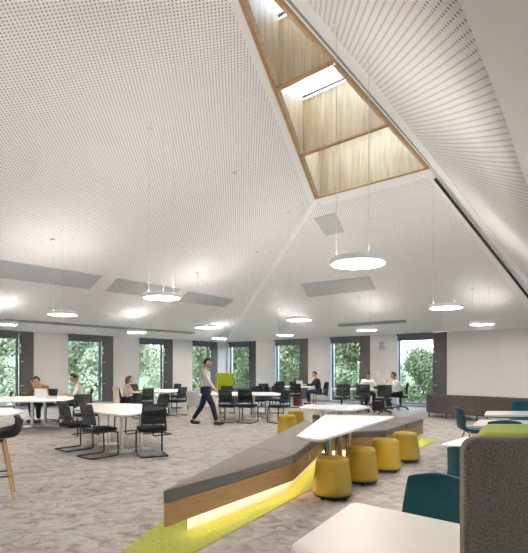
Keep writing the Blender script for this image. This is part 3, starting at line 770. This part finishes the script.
b1 = bench('wedge_bench', (TIP, [(seg1, 0), (seg2, 0)], [whole12]), 'long wedge shaped oak bench with grey cushions and glowing underside', [((-.66, 4.27), K), (K, KI)])
b2 = bench('wedge_bench', ((1.02, 8.05), [(seg3a, 0), (seg3b, 0)], [whole3]), 'oak bench with grey cushions behind the four yellow stools', [(KI, (2.02, 8.08)), ((2.02, 8.08), (3.24, 9.93))])
b3 = bench('wedge_bench', ((1.2, 11), [(seg4, 0)], [seg4]), 'end of an oak bench with grey cushion seen below the rear angular table', [])
for b_ in (b1, b2, b3): b_['group'] = 'oak benches of the seating island'
pz = b1.location; sk_ = Vector((.60, 6.60)); 
so = MB().box((0, 0, 0), (.085, .012, .085)).box((-.018, -.007, 0), (.03, .006, .04)).box((.022, -.007, 0), (.025, .006, .03)).build('socket_plate', 'spk', b1, bevel=.003)
sd = (Vector(KI)-Vector(K)).normalized(); pt = Vector(K)+sd*.95; so.location = (pt.x-pz.x+.0, pt.y-pz.y, .27); so.rotation_euler.z = atan2(sd.y, sd.x)

table('angular_table', [(.355, 5.44), (.60, 5.16), (2.05, 7.66), (.99, 7.95)], [(.82, 6.25), (1.03, 6.75), (1.25, 7.25)], 'long white angular table above the bench, beside the yellow stools', leg='chrome', cr_=.05, r=.05, grp='angular white tables of the seating island', foot=False)
table('angular_table', [(.64, 9.2), (.87, 10.12), (1.99, 9.95), (2.03, 9.4), (1.56, 8.72)], [(1.14, 9.62), (1.50, 9.65)], 'smaller white angular table behind the long angular table', leg='chrome', cr_=.05, r=.05, grp='angular white tables of the seating island', foot=False)

# ------------------------------------------------------------------ yellow stools
def make_stool():
    r = empty('drum_stool', 'x', 'stool')
    MB().lathe([(.215, .055), (.230, .066), (.227, .11), (.190, .42), (.186, .437), (.178, .448), (.15, .452)], 40).build('upholstered_body', 'yellow', r, smooth=60)
    MB().lathe([(0, .447), (.165, .447), (.174, .452), (.166, .459), (.05, .461), (0, .463)], 40).build('seat_pad', 'yellow', r, smooth=60)
    MB().lathe([(0, .03), (.205, .03), (.212, .04), (.212, .056), (0, .056)], 32).build('base_disc', 'dark', r)
    for k in range(4):
        a = pi/4+k*pi/2
        c_ = MB().lathe([(.010, -.016), (.024, -.013), (.024, .013), (.010, .016)], 14).build('castor', 'dark', r); c_.rotation_euler = (pi/2, 0, a); c_.location = (.175*cos(a), .175*sin(a), .025)
    return r
sto = make_stool()
for i, (x, y, lb) in enumerate([(.79, 5.66, 'yellow drum stool nearest to the viewer, at the near tip of the angular table'), (1.26, 6.38, 'yellow drum stool second nearest in the row of four'),
      (1.76, 7.12, 'yellow drum stool third nearest in the row of four'), (2.26, 7.84, 'yellow drum stool farthest in the row of four, beside the bench corner'),
      (.51, 10.75, 'yellow drum stool left of the bench cushions, in front of another yellow stool'), (.77, 11.9, 'yellow drum stool partly hidden behind the front left yellow stool')]):
    o = sto if i == 0 else copy_tree(sto)
    o.location = (x, y, .0); o.rotation_euler.z = i*.7; o['label'] = lb; o['group'] = 'yellow drum stools'

# ------------------------------------------------------------------ sofas and booths
def make_shell_chair():
    r = empty('upholstered_chair', 'x', 'chair')
    def fn(u, v):
        # v 0 front of seat .. 1 top of back
        wv = .47 if v < .5 else .47-.07*(v-.5)*2
        x = (u-.5)*wv; cu = (2*u-1)**2
        if v < .45: y = .22-.40*v/.45; z = .45-.012*sin(pi*v/.45)+.02*cu*v/.45; nn = (0, 0, 1)
        elif v < .6:
            t = (v-.45)/.15; a = t*pi/2*.9; y = -.18-.09*sin(a); z = .452+.09*(1-cos(a))+.02*cu; nn = (0, sin(a), cos(a))
        else:
            t = (v-.6)/.4; y = -.27-.055*t; z = .53+.31*t-.03*cu*t**3; nn = (0, 1, .15)
        if v > .45: y += .06*cu*min(1, (v-.45)*4)
        return (x, y, z), nn
    MB().slab(fn, 12, 22, .034).build('upholstered_shell', 'teal', r, bevel=.010, smooth=60)
    for s_ in (-1, 1):
        MB().tube([(s_*.15, .13, .42), (s_*.20, .20, 0)], [.018, .011], 10).build('leg', 'oakleg', r)
        MB().tube([(s_*.15, -.13, .42), (s_*.21, -.24, 0)], [.018, .011], 10).build('leg', 'oakleg', r)
    MB().box((0, 0, .415), (.32, .30, .018)).build('seat_frame', 'dark', r, bevel=.004)
    return r
te = make_shell_chair()
for i, (x, y, rz, lb) in enumerate([
    (.90, 2.80, R_NU, 'teal upholstered chair facing the viewer across the foreground white table'),
    (1.93, 4.26, face((.80, .60)), 'teal upholstered chair with its back to the viewer, left of the grey felt booth'),
    (3.58, 8.30, face((.95, -.1)), 'teal upholstered chair seen from the side at the end of the white table row'),
    (4.95, 9.45, R_NU, 'teal upholstered chair at the right edge, behind the farthest white table'),
    (3.08, 6.45, face((.15, 1)), 'teal upholstered chair whose back rises just over the lime and grey booth')]):
    o = te if i == 0 else copy_tree(te)
    o.location = (x, y, 0); o.rotation_euler.z = rz; o['label'] = lb; o['group'] = 'teal upholstered chairs'
def rrect(c, a, la, b, lb_): 
    c = Vector(c); return [tuple(c), tuple(c+a*la), tuple(c+a*la+b*lb_), tuple(c+b*lb_)]
table('dining_table', [(.505, 2.78), (1.05, 2.30), (.62, 1.64), (.11, 2.09)], [(.55, 2.22)], 'large plain white table corner in the near right foreground', r=.05, grp='white tables with teal chairs', leg='steel')
table('dining_table', rrect((1.74, 4.85), -EV, .85, EU, .72), [(2.40, 4.90)], 'small white table corner left of the grey felt booth', r=.05, grp='white tables with teal chairs')
table('dining_table', rrect((2.72, 6.42), -EV*.3+Vector((.72, .0)), 1.6, Vector((.50, .87)), .85), [(3.6, 6.7)], 'white table at the right edge directly above the lime topped booth', r=.06, grp='white tables with teal chairs')
table('dining_table', rrect((3.53, 7.86), Vector((1, -.02)), 1.6, Vector((.45, .89)), .80), [(4.5, 8.2)], 'farthest white table at the right edge, in front of the long sofa', r=.06, grp='white tables with teal chairs')

# near felt booth: grey outer shell, lime inner upholstery
def booth():
    X0, Y0 = .656, 1.60
    r = empty('felt_booth', 'grey heathered felt booth with a lime green padded top in the right foreground', 'booth', (X0, Y0, 0))
    W_, H_ = 1.5, 1.27
    def front(rr, x0, x1, z0, z1):
        P = []
        for k in range(9): a = pi-k*pi/16; P.append((x0+rr+rr*cos(a), z1-rr+rr*sin(a)))
        P += [(x1, z1), (x1, z0), (x0, z0)]
        return P
    def ext(P, y0, y1):
        B = MB(); a = [B.bm.verts.new((x, y0, z)) for x, z in P]; b = [B.bm.verts.new((x, y1, z)) for x, z in P]
        B.bm.faces.new(a); B.bm.faces.new(b[::-1]); n = len(P)
        for i in range(n): B.bm.faces.new((a[i], a[(i+1) % n], b[(i+1) % n], b[i]))
        return B
    ext(front(.05, 0, W_, .10, H_), 0, .055).build('outer_shell', 'felt', r, bevel=.012, seg=3)
    B = ext(front(.05, 0, W_, .12, H_+.008), .057, .36)
    for v_ in B.bm.verts:
        if v_.co.x < W_*.6: v_.co.x += .05+(.14 if v_.co.y > .2 else 0)
    B.build('inner_padding', 'lime', r, bevel=.025, seg=4)
    MB().box((W_/2+.20, .62, .37), (W_-.36, .62, .16)).build('seat_cushion', 'lime', r, bevel=.03, seg=3)
    MB().box((W_/2+.2, .60, .22), (W_-.38, .58, .12)).build('seat_base', 'felt', r, bevel=.01)
    for x, y in ((.08, .04), (W_-.1, .04), (.42, .82), (W_-.1, .82)): MB().tube([(x, y, .17), (x, y, 0)], [.02, .014], 10).build('leg', 'oakleg', r)
    r.rotation_euler.z = rad(-1.5)
    return r
booth()
def sofa(name, lb, path_, m, hb, hs, depth, side, cat='sofa', nleg=6, th=.14, seams=()):
    # back follows path_ ; the seat lies on the given side
    P = [Vector(p) for p in path_]; c = P[0]; r = empty(name, lb, cat, (c.x, c.y, 0)); Q = [p-c for p in P]
    def off(d):
        o = []
        for i, p in enumerate(Q):
            e = (Q[min(i+1, len(Q)-1)]-Q[max(i-1, 0)]).normalized(); o.append(tuple(p+Vector((-e.y, e.x))*side*d))
        return o
    MB().prism(off(0)+off(th)[::-1], .14, hb).build('backrest', m, r, bevel=.035, seg=3)
    MB().prism(off(th+.004)+off(depth)[::-1], .16, hs).build('seat', m, r, bevel=.03, seg=3)
    a, b = off(.08), off(depth-.08); n = len(a)
    for k in range(nleg):
        i = round(k*(n-1)/(nleg-1)); 
        for L_ in (a, b):
            x, y = L_[i]; MB().tube([(x, y, .17), (x, y, 0)], [.018, .013], 8).build('leg', 'dark', r)
    for i in seams:
        x, y = Q[i]; e = (Q[i+1]-Q[i-1]).normalized(); q_ = Vector((x, y))-Vector((-e.y, e.x))*side*.001
        MB().box((q_.x, q_.y, (.16+hb)/2), (.012, .006, hb-.2), rz=atan2(e.y, e.x)).build('seam_piping', 'dark', r)
    return r
rw = [rp(1.0, 10.15), rp(1.9, 10.35), rp(2.75, 10.8), rp(3.2, 11.3), rp(3.42, 11.9), rp(3.5, 12.5), rp(3.52, 13.2), rp(3.55, 13.9), rp(3.6, 14.6), rp(3.6, 15.6), rp(3.6, 16.6), rp(3.6, 17.6)]
rw = [rp(2.2, 11.75), rp(2.75, 11.78), rp(3.15, 11.93), rp(3.33, 12.15), rp(3.40, 12.6), rp(3.45, 13.0), rp(3.5, 13.5), rp(3.55, 14.1), rp(3.6, 14.7), rp(3.6, 15.6), rp(3.6, 16.6)]
sofa('curved_sofa', 'long low taupe sofa with rounded end, its back to the room on the right', rw, 'sofa', .70, .42, .85, 1, nleg=6, seams=(6, 8))
def straight(a, b, n=3): return [tuple(Vector(a).lerp(Vector(b), i/n)) for i in range(n+1)]
sofa('low_sofa', 'low slate blue sofa between the lime booth and the far meeting chairs', straight((-1.15, 18.3), (.3, 19.9), 4), 'purple', .72, .42, .8, 1, nleg=3)
sofa('low_sofa', 'pale grey end of a low sofa standing left behind the walking man', straight((-2.75, 17.4), (-1.75, 17.0), 3), 'spk', .68, .42, .8, 1, nleg=2)
lb_ = empty('high_back_booth', 'lime green high-backed booth seat behind the walking man', 'booth', (-1.58, 20.0, 0), .05)
MB().box((0, 0, .80), (.66, .10, .95)).build('back_panel', 'lime', lb_, bevel=.03, seg=3)
for s_ in (-1, 1): MB().box((s_*.335, -.20, .80), (.05, .42, .95)).build('side_panel', 'lime', lb_, bevel=.02, seg=3)
MB().box((0, -.30, .40), (.62, .50, .14)).build('seat', 'lime', lb_, bevel=.03, seg=3)
for x, y in ((-.3, -.45), (.3, -.45), (-.3, 0), (.3, 0)): MB().tube([(x, y, .36), (x, y, 0)], .016, 8).build('leg', 'dark', lb_)

# ------------------------------------------------------------------ bar table and stool, left edge
bt = empty('bar_table', 'round white high table cut off by the left edge', 'table', (-3.02, 4.85, 0))
MB().lathe([(0, 1.028), (.56, 1.028), (.575, 1.034), (.58, 1.045), (.575, 1.052), (0, 1.052)], 64).build('tabletop', 'table', bt)
MB().lathe([(.04, .02), (.04, 1.0), (.13, 1.01), (.13, 1.027)], 24).build('leg', 'steel', bt)
MB().lathe([(0, 0), (.30, 0), (.30, .008), (.27, .016), (.05, .03), (0, .03)], 40).build('base_plate', 'steel', bt)
bs = empty('bar_stool', 'dark shell bar stool on splayed oak legs at the left edge', 'stool', (-3.10, 5.62, 0), face((-.75, -.35)))
def sh(u, v):
    cu = 2*u-1; w_ = .46-.03*v
    if v < .45: y = .21-.38*v/.45; z = .70+.03*cu*cu*(v/.45)+.02*(1-v/.45)*0; nn = (0, 0, 1)
    else:
        t = (v-.45)/.55; a = min(1, t/.45)*pi/2*.85; y = -.17-.10*sin(a)-.03*t; z = .70+.10*(1-cos(a))+max(0, t-.3)*.17+.03*cu*cu; nn = (0, sin(a), cos(a))
        y += .10*cu*cu*t
    z += .10*abs(cu)**4*(.3+.7*v)
    return (cu*w_/2*(1.0), y, z), nn
MB().slab(sh, 14, 20, .022).build('shell_seat', 'shell', bs, smooth=60)
MB().box((0, 0, .665), (.20, .20, .03)).build('seat_mount', 'dark', bs, bevel=.004)
for sx in (-1, 1):
    for sy in (-1, 1):
        MB().tube([(sx*.10, sy*.10, .66), (sx*.215, sy*.215, .0)], [.022, .013], 4).build('leg', 'oakleg', bs)
rr = .172
MB().tube([(-rr, -rr, .27), (rr, -rr, .27), (rr, rr, .27), (-rr, rr, .27)], .009, 8, closed=True).build('footrest', 'darkm', bs)

# ------------------------------------------------------------------ wall speaker
spw = rp(0, 8.86, 2.36)
s_ = empty('wall_speaker', 'small pale grey loudspeaker on the wall above the two men', 'speaker', spw-Vector((EU.x, EU.y, 0))*.10, TH-pi/2)
MB().box((0, 0, 0), (.24, .14, .36)).build('cabinet', 'spk', s_, bevel=.02)
MB().box((0, -.072, 0), (.20, .006, .32)).build('speaker_grille', 'base', s_, bevel=.002)
MB().box((0, .083, 0), (.05, .034, .08)).build('wall_bracket', 'spk', s_)

# ------------------------------------------------------------------ things on the tables
def laptop(P, z, rz, lb, m='lapt', open_=1.9):
    r = empty('laptop', lb, 'laptop', (P[0], P[1], z+.002), rz)      # screen faces local -Y, keyboard side at -Y
    MB().box((0, -.115, .008), (.33, .23, .016)).build('keyboard_base', m, r, bevel=.003)
    sc_ = MB().box((0, 0, .115), (.33, .010, .23)).build('lid', m, r, bevel=.003); sc_.location = (0, .002, .012); sc_.rotation_euler.x = -.28
    MB().box((0, -.0055, .115), (.30, .002, .20)).build('screen', 'screen', sc_)
    return r
def book(P, z, rz, lb, m='paper', d=(.21, .29, .02), name='notebook', cat='book'):
    o = empty(name, lb, cat, (P[0], P[1], z+.001), rz)
    MB().box((0, 0, d[2]/2), (d[0]-.006, d[1]-.006, d[2]-.004)).build('pages', 'paper', o)
    MB().box((0, 0, d[2]-.001), (d[0], d[1], .003)).box((0, 0, .0015), (d[0], d[1], .003)).box((-d[0]/2, 0, d[2]/2), (.003, d[1], d[2])).build('cover', m, o)
    return o
def cup(P, z, m, lb, h=.11, r_=.038):
    o = empty('cup', lb, 'cup', (P[0], P[1], z+.001))
    MB().lathe([(0, 0), (r_*.75, 0), (r_, h), (r_-.003, h), (r_*.72, .006), (0, .006)], 20).build('cup_body', m, o)
    MB().lathe([(r_*.2, h), (r_+.002, h), (r_+.002, h+.008), (r_*.8, h+.012), (0, h+.012)], 20).build('cup_lid', 'dark' if m != 'yel' else 'paper', o)
TZ = .74
laptop((-5.55, 12.25), TZ, face((-.1, -1)), 'white open laptop between the two students', 'paper')
book((-6.45, 12.1), TZ, .4, 'open white papers in front of the student in mustard', 'paper', (.42, .30, .012), 'paper_stack', 'papers')
cup((-6.58, 12.75), TZ, 'red', 'red cup at the left end of the students table')
book((-5.15, 11.9), TZ, .3, 'black case on the table in front of the student in white', 'blackc', (.24, .12, .05), 'pencil_case', 'case')
book((-6.05, 11.65), TZ, .9, 'thin pale notebook in front of the student in mustard', 'spk', (.21, .29, .012))
laptop((-4.0, 16.2), TZ, face((.9, .2)), 'dark laptop on the table of the woman with cream coat', 'shell')
book((-3.72, 15.75), TZ, 1.0, 'white papers on the table of the woman with cream coat', 'paper', (.3, .22, .03), 'paper_stack', 'papers')
laptop((1.45, 19.62), TZ, face((-.65, -.75)), 'silver laptop in front of the woman in black')
cup((1.15, 19.5), TZ, 'red', 'red bottle shaped cup left of the silver laptop on the far table', .20, .035)
laptop((3.75, 17.45), TZ, face((0, -1)), 'silver laptop in front of the left man in white')
bg_ = empty('satchel', 'brown satchel lying on the table between the two men', 'bag', (4.05, 17.15, TZ+.002), .1)
MB().box((0, 0, .05), (.40, .22, .09)).build('bag_body', 'brown', bg_, bevel=.03, seg=3)
MB().box((0, -.02, .102), (.36, .17, .012)).build('flap', 'brown', bg_, bevel=.005)
MB().tube([(-.12, 0, .10), (-.08, 0, .14), (.08, 0, .14), (.12, 0, .10)], .009, 6).build('strap', 'brown', bg_)
rb = empty('backpack', 'dark red backpack on the floor under the table of the woman in black', 'bag', (1.30, 19.3, 0), .2)
MB().box((0, 0, .20), (.30, .20, .39)).build('bag_body', 'redshoe', rb, bevel=.06, seg=3)
MB().box((0, -.11, .15), (.22, .05, .2)).build('front_pocket', 'redshoe', rb, bevel=.02)
db = empty('backpack', 'black bag on the floor beneath the table of the two men', 'bag', (3.95, 16.95, 0), -.1)
MB().box((0, 0, .17), (.42, .24, .33)).build('bag_body', 'blackc', db, bevel=.06, seg=3)
MB().box((0, -.13, .13), (.3, .05, .18)).build('front_pocket', 'blackc', db, bevel=.02)

# ------------------------------------------------------------------ people
def skin_mesh(J, bones, sub=1):
    """J name->(pos, rx, ry); returns a mesh grown over the skeleton"""
    names = list(J); me = bpy.data.meshes.new('tmp'); me.from_pydata([J[n][0] for n in names], [(names.index(a), names.index(b)) for a, b in bones], [])
    o = bpy.data.objects.new('tmp', me); COL.objects.link(o)
    o.modifiers.new('skin', 'SKIN'); sb = o.modifiers.new('sub', 'SUBSURF'); sb.levels = sub; sb.render_levels = sub
    if not me.skin_vertices: 
        bpy.context.view_layer.objects.active = o; o.select_set(True); bpy.ops.mesh.customdata_skin_add()
    for i, n in enumerate(names):
        sv = me.skin_vertices[0].data[i]; sv.radius = (J[n][1], J[n][2]); sv.use_root = (i == 0)
    dg = bpy.context.evaluated_depsgraph_get(); dg.update()
    r = bpy.data.meshes.new_from_object(o.evaluated_get(dg)); bpy.data.objects.remove(o); bpy.data.meshes.remove(me)
    return r
def ik(a, b, l1, l2, hint):
    a, b = Vector(a), Vector(b); d = b-a; L_ = d.length
    if L_ > (l1+l2)*.995: b = a+d*((l1+l2)*.995/L_); d = b-a; L_ = d.length
    x = (l1*l1-l2*l2+L_*L_)/(2*L_); h = math.sqrt(max(0, l1*l1-x*x)); e = d/L_; hv = Vector(hint); hv -= e*hv.dot(e); hv.normalize()
    return a+e*x+hv*h, b
def person(lb, P, rz, hips, lean, hands, feet, top, legs, hairm='hair', skinm='skin', shoem='shoe', female=False, long_hair=False, headturn=0, nod=.25, z0=0, sleeves=True, coat=None, scale=1.0):
    r = empty('person', lb, 'person', (P[0], P[1], 0), rz); r.scale = (scale,)*3
    sw = .165 if female else .195
    hz = hips; H0 = Vector((0, 0, hz))
    def tr(x, y, z): # torso frame: bends forward by lean
        return H0+Vector((x, y*cos(lean)+z*sin(lean), -y*sin(lean)+z*cos(lean)))
    J = {'pelvis': (H0, .135, .10), 'waist': (tr(0, 0, .17), .115, .088), 'chest': (tr(0, 0, .34), .150, .115), 'upper': (tr(0, -.01, .44), .11, .08), 'neck': (tr(0, .0, .52), .052, .055), 'nape': (tr(0, .035, .585), .050, .055)}
    bones = [('pelvis', 'waist'), ('waist', 'chest'), ('chest', 'upper'), ('upper', 'neck'), ('neck', 'nape')]
    JT = {k: (v[0], v[1]+.030, v[2]+.036) for k, v in J.items() if k in ('pelvis', 'waist', 'chest', 'upper')}; bT = [('pelvis', 'waist'), ('waist', 'chest'), ('chest', 'upper')]
    JT['pelvis'] = (H0+Vector((0, 0, -.03)), .160, .128)
    JL = {'pelvis': (H0+Vector((0, 0, -.05)), .118, .098)}; bL = []
    shoes = []
    for s, S_ in ((-1, 'l'), (1, 'r')):
        sh_ = tr(s*sw, -.005, .445); wr, hd = hands[0 if s < 0 else 1], None
        el, w_ = ik(sh_, wr, .29, .26, (s*.6, -.5, -.8))
        J['sh'+S_] = (sh_, .055, .055); J['el'+S_] = (el, .041, .041); J['wr'+S_] = (w_, .026, .028)
        fd = (w_-el).normalized(); pm = w_+fd*.075; side = Vector((-s, .0, 0)); side -= fd*side.dot(fd); side.normalize()
        J['pm'+S_] = (pm, .030, .018)
        bones += [('upper', 'sh'+S_), ('sh'+S_, 'el'+S_), ('el'+S_, 'wr'+S_), ('wr'+S_, 'pm'+S_)]
        dn = fd.cross(side); dn = dn if dn.z < 0 else -dn
        for k, (off, ln) in enumerate(((-.026, .062), (-.009, .075), (.009, .082), (.026, .074))):
            a_ = pm+side*off*-1+fd*.022; b_ = a_+fd*ln*.5+dn*.008; c_ = b_+fd*ln*.42+dn*.022
            for nm, q_, rr_ in (('a', a_, .0098), ('b', b_, .0088), ('c', c_, .0075)): J['f%d%s%s' % (k, nm, S_)] = (q_, rr_, rr_)
            bones += [('pm'+S_, 'f%da%s' % (k, S_)), ('f%da%s' % (k, S_), 'f%db%s' % (k, S_)), ('f%db%s' % (k, S_), 'f%dc%s' % (k, S_))]
        t1 = w_+fd*.03+side*.030; t2 = t1+fd*.032+side*.022; J['t1'+S_] = (t1, .012, .012); J['t2'+S_] = (t2, .009, .009)
        bones += [('wr'+S_, 't1'+S_), ('t1'+S_, 't2'+S_)]
        JT['sh'+S_] = (sh_, .070, .066); JT['el'+S_] = (el, .053, .053); bT += [('upper', 'sh'+S_), ('sh'+S_, 'el'+S_)]
        cf = el.lerp(w_, .93 if sleeves else .08); JT['cf'+S_] = (cf, .040 if sleeves else .05, .040 if sleeves else .05); bT.append(('el'+S_, 'cf'+S_))
        hp = H0+Vector((s*.095, .0, -.02)); an = Vector(feet[0 if s < 0 else 1][:3]); kn, an = ik(hp, an, .445, .43, (s*.12, 1, .25))
        J['hp'+S_] = (hp, .082, .082); J['kn'+S_] = (kn, .056, .056); J['an'+S_] = (an, .036, .038)
        fy = feet[0 if s < 0 else 1][3] if len(feet[0]) > 3 else 0
        toe = an+Vector((s*.02, .15*cos(fy), -.045-.15*sin(fy))); J['to'+S_] = (toe, .036, .022)
        bones += [('pelvis', 'hp'+S_), ('hp'+S_, 'kn'+S_), ('kn'+S_, 'an'+S_), ('an'+S_, 'to'+S_)]
        JL['hp'+S_] = (hp, .104, .108); JL['kn'+S_] = (kn, .078, .080); JL['an'+S_] = (kn.lerp(an, .96), .053, .055)
        bL += [('pelvis', 'hp'+S_), ('hp'+S_, 'kn'+S_), ('kn'+S_, 'an'+S_)]
        shoes.append((an, toe, s))
    me = skin_mesh(J, bones, 1); bm = bmesh.new(); bm.from_mesh(me)
    # head
    hc = tr(0, .055, .665); Rh = Matrix.Translation(hc) @ Matrix.Rotation(headturn, 4, 'Z') @ Matrix.Rotation(-(nod), 4, 'X')
    g = bmesh.ops.create_uvsphere(bm, u_segments=24, v_segments=18, radius=1)['verts']
    for v in g:
        x, y, z = v.co
        jaw = max(0, -z); w_ = .076*(1-.28*jaw**1.5); d_ = .098*(1-.12*jaw)
        yy = y*d_+(.012*jaw if y > 0 else -.006)
        if y > .2: yy += .022*math.exp(-((x/.16)**2+((z+.12)/.16)**2))          # nose
        if y > .2: yy += .006*math.exp(-((x/.3)**2+((z+.52)/.10)**2))            # lips
        if y > .2: yy -= .009*math.exp(-(((abs(x)-.36)/.16)**2+((z-.02)/.13)**2))  # sockets
        xx = x*w_
        if abs(x) > .8: xx += (1 if x > 0 else -1)*.014*math.exp(-(((y+.05)/.16)**2+((z+.08)/.25)**2))  # ears
        v.co = Rh @ Vector((xx, yy, z*.118))
    bm.to_mesh(me); bm.free(); me.materials.clear(); me.materials.append(M[skinm])
    me.polygons.foreach_set('use_smooth', [True]*len(me.polygons))
    body = bpy.data.objects.new('body', me); COL.objects.link(body); body.parent = r
    for nm, JJ, bb, m_ in (('shirt', JT, bT, top), ('trousers', JL, bL, legs)):
        mm = skin_mesh(JJ, bb, 2); mm.materials.clear(); mm.materials.append(M[m_]); mm.polygons.foreach_set('use_smooth', [True]*len(mm.polygons))
        c = bpy.data.objects.new(nm, mm); COL.objects.link(c); c.parent = r
    for an, toe, s in shoes:
        b = MB(); hl = an+(an-toe).normalized()*.05; hl.z = min(an.z, hl.z)-.045
        b.tube([an+Vector((0, 0, .0)), an+Vector((0, 0, -.045))], [.048, .05], 10)
        sp3((an+toe)/2+Vector((0, .0, -.022)), 1, b=b.bm, sc=(.050, .135, .045)); sp3(hl+Vector((0, .03, 0)), 1, b=b.bm, sc=(.044, .06, .042))
        b.build('shoe', shoem, r)
    # hair
    b = MB(); g = bmesh.ops.create_uvsphere(b.bm, u_segments=20, v_segments=14, radius=1)['verts']; kill = []
    for v in g:
        x, y, z = v.co
        if (y > .25 and z < .45) or z < (-.95 if long_hair else -.35) or (y > -.15 and z < -.05): kill.append(v); continue
        nz = noise.noise(Vector((x*3, y*3, z*3)))*.08
        v.co = Rh @ Vector((x*.083*(1+nz), y*.106*(1+nz)-.006, z*.130*(1+nz)+.004))
    bmesh.ops.delete(b.bm, geom=kill, context='VERTS'); ho = b.build('hair', hairm, r); sm_ = ho.modifiers.new('thick', 'SOLIDIFY'); sm_.thickness = .012
    if long_hair:
        b = MB(); sp3(Rh @ Vector((0, -.06, -.08)), 1, b=b.bm, sc=(.085, .06, .15)); b.build('long_hair', hairm, r)
    for s in (-1, 1):
        b = MB(); sp3(Rh @ Vector((s*.029, .080, .004)), .0095, b=b.bm); b.build('eye', 'eye', r)
    b = MB(); sp3(Rh @ Vector((0, .090, -.060)), 1, b=b.bm, sc=(.024, .008, .007)); b.build('mouth', 'lip', r)
    return r
def seated(lb, P, rz, top, legs, lean=.25, hands=None, **k):
    hands = hands or ((-.16, .42, .79), (.16, .42, .79))
    ft = k.pop('feet', ((-.13, .42, .09), (.13, .38, .09)))
    return person(lb, P, rz, .575, lean, hands, ft, top, legs, **k)
# walking man, heading right
person('person in pale beige jumper and jeans walking right across the carpet', (-1.53, 12.85), face((1, -.08)), .925, -.02,
       ((-.30, -.12, .84), (.26, .30, .92)), ((-.07, -.36, .12, .35), (.08, .30, .09, -.05)), 'beige', 'jeans', nod=.1, scale=1.01)
# chair and coat of the woman on the left
chair((-4.28, 15.10), face((.85, .53)), 'black mesh chair with a cream coat over its back, woman sitting on it')
seated('person with long auburn hair sitting with back to the viewer, reaching to a laptop', (-4.27, 15.11), face((.85, .53)), 'cream', 'jeans', lean=.12, scale=.92, hairm='hairb', female=True, long_hair=True, nod=.4, feet=((-.13, .42, .09), (.13, .38, .09)))
co_ = MB().slab(lambda u, v: ((.50*(u-.5), -.275-.05*v+.045*(2*u-1)**2-.02*sin(u*9), .34+.58*v), (0, 1, .1)), 14, 8, .03).build('draped_coat', 'cream', smooth=60, loc=(-4.28, 15.10, 0), rz=face((.85, .53)))
tag(co_, 'cream coat hanging over the back of the chair of the auburn haired woman', 'coat')
# two students on the left
fA, fB = face((-.35, -.94)), face((-.93, -.35))
chair((-6.10, 13.72), fA, 'black mesh chair under the student in the mustard jumper')
seated('person in mustard jumper leaning over the table with chin in hand', (-6.09, 13.73), fA, 'mustard', 'blackc', lean=.50, hands=((.02, .44, 1.00), (.22, .52, .79)), nod=.35, shoem='redshoe')
chair((-4.98, 13.42), fB, 'black mesh chair under the student in white t-shirt')
seated('person in white t-shirt with dark hair reading, facing left at the students table', (-5.0, 13.41), fB, 'shirtw', 'blackc', lean=.22, nod=.45, sleeves=False, shoem='redshoe')
# woman in black at the far table
fC = face((-1, -.12))
chair((2.26, 19.7), fC, 'black mesh chair with a navy jacket over its back under the woman in black')
seated('person in black top with hair up, working at a silver laptop', (2.20, 19.69), fC, 'blackc', 'jeans', lean=.18, female=True, nod=.3, hands=((-.10, .52, .80), (.16, .50, .82)))
nj = MB().slab(lambda u, v: ((.50*(u-.5), -.275-.05*v+.045*(2*u-1)**2, .36+.56*v), (0, 1, .1)), 10, 6, .03).build('draped_jacket', 'navy', smooth=60, loc=(2.26, 19.7, 0), rz=fC)
tag(nj, 'navy jacket hanging over the chair back behind the woman in black', 'jacket')
# two men in white shirts
seated('person in white shirt with short dark hair, left one of the two men', (3.88, 18.52), face((.1, -1)), 'shirtw', 'blackc', lean=.25, nod=.45, skinm='skin2', hands=((-.16, .40, .79), (.18, .40, .80)))
seated('person in white shirt holding a yellow cup, facing left', (4.80, 17.40), face((-1, .12)), 'shirtw', 'blackc', lean=.22, nod=.2, skinm='skin2', hands=((-.12, .42, .80), (.10, .40, .98)), feet=((-.13, .40, .09), (.13, .25, .09)))
hy = Vector((4.80, 17.40))+Vector((-1, .12)).normalized()*.52
cup((hy.x, hy.y+.08), .95, 'yel', 'small yellow cup held in the hand of the right man in white shirt', .09, .036)
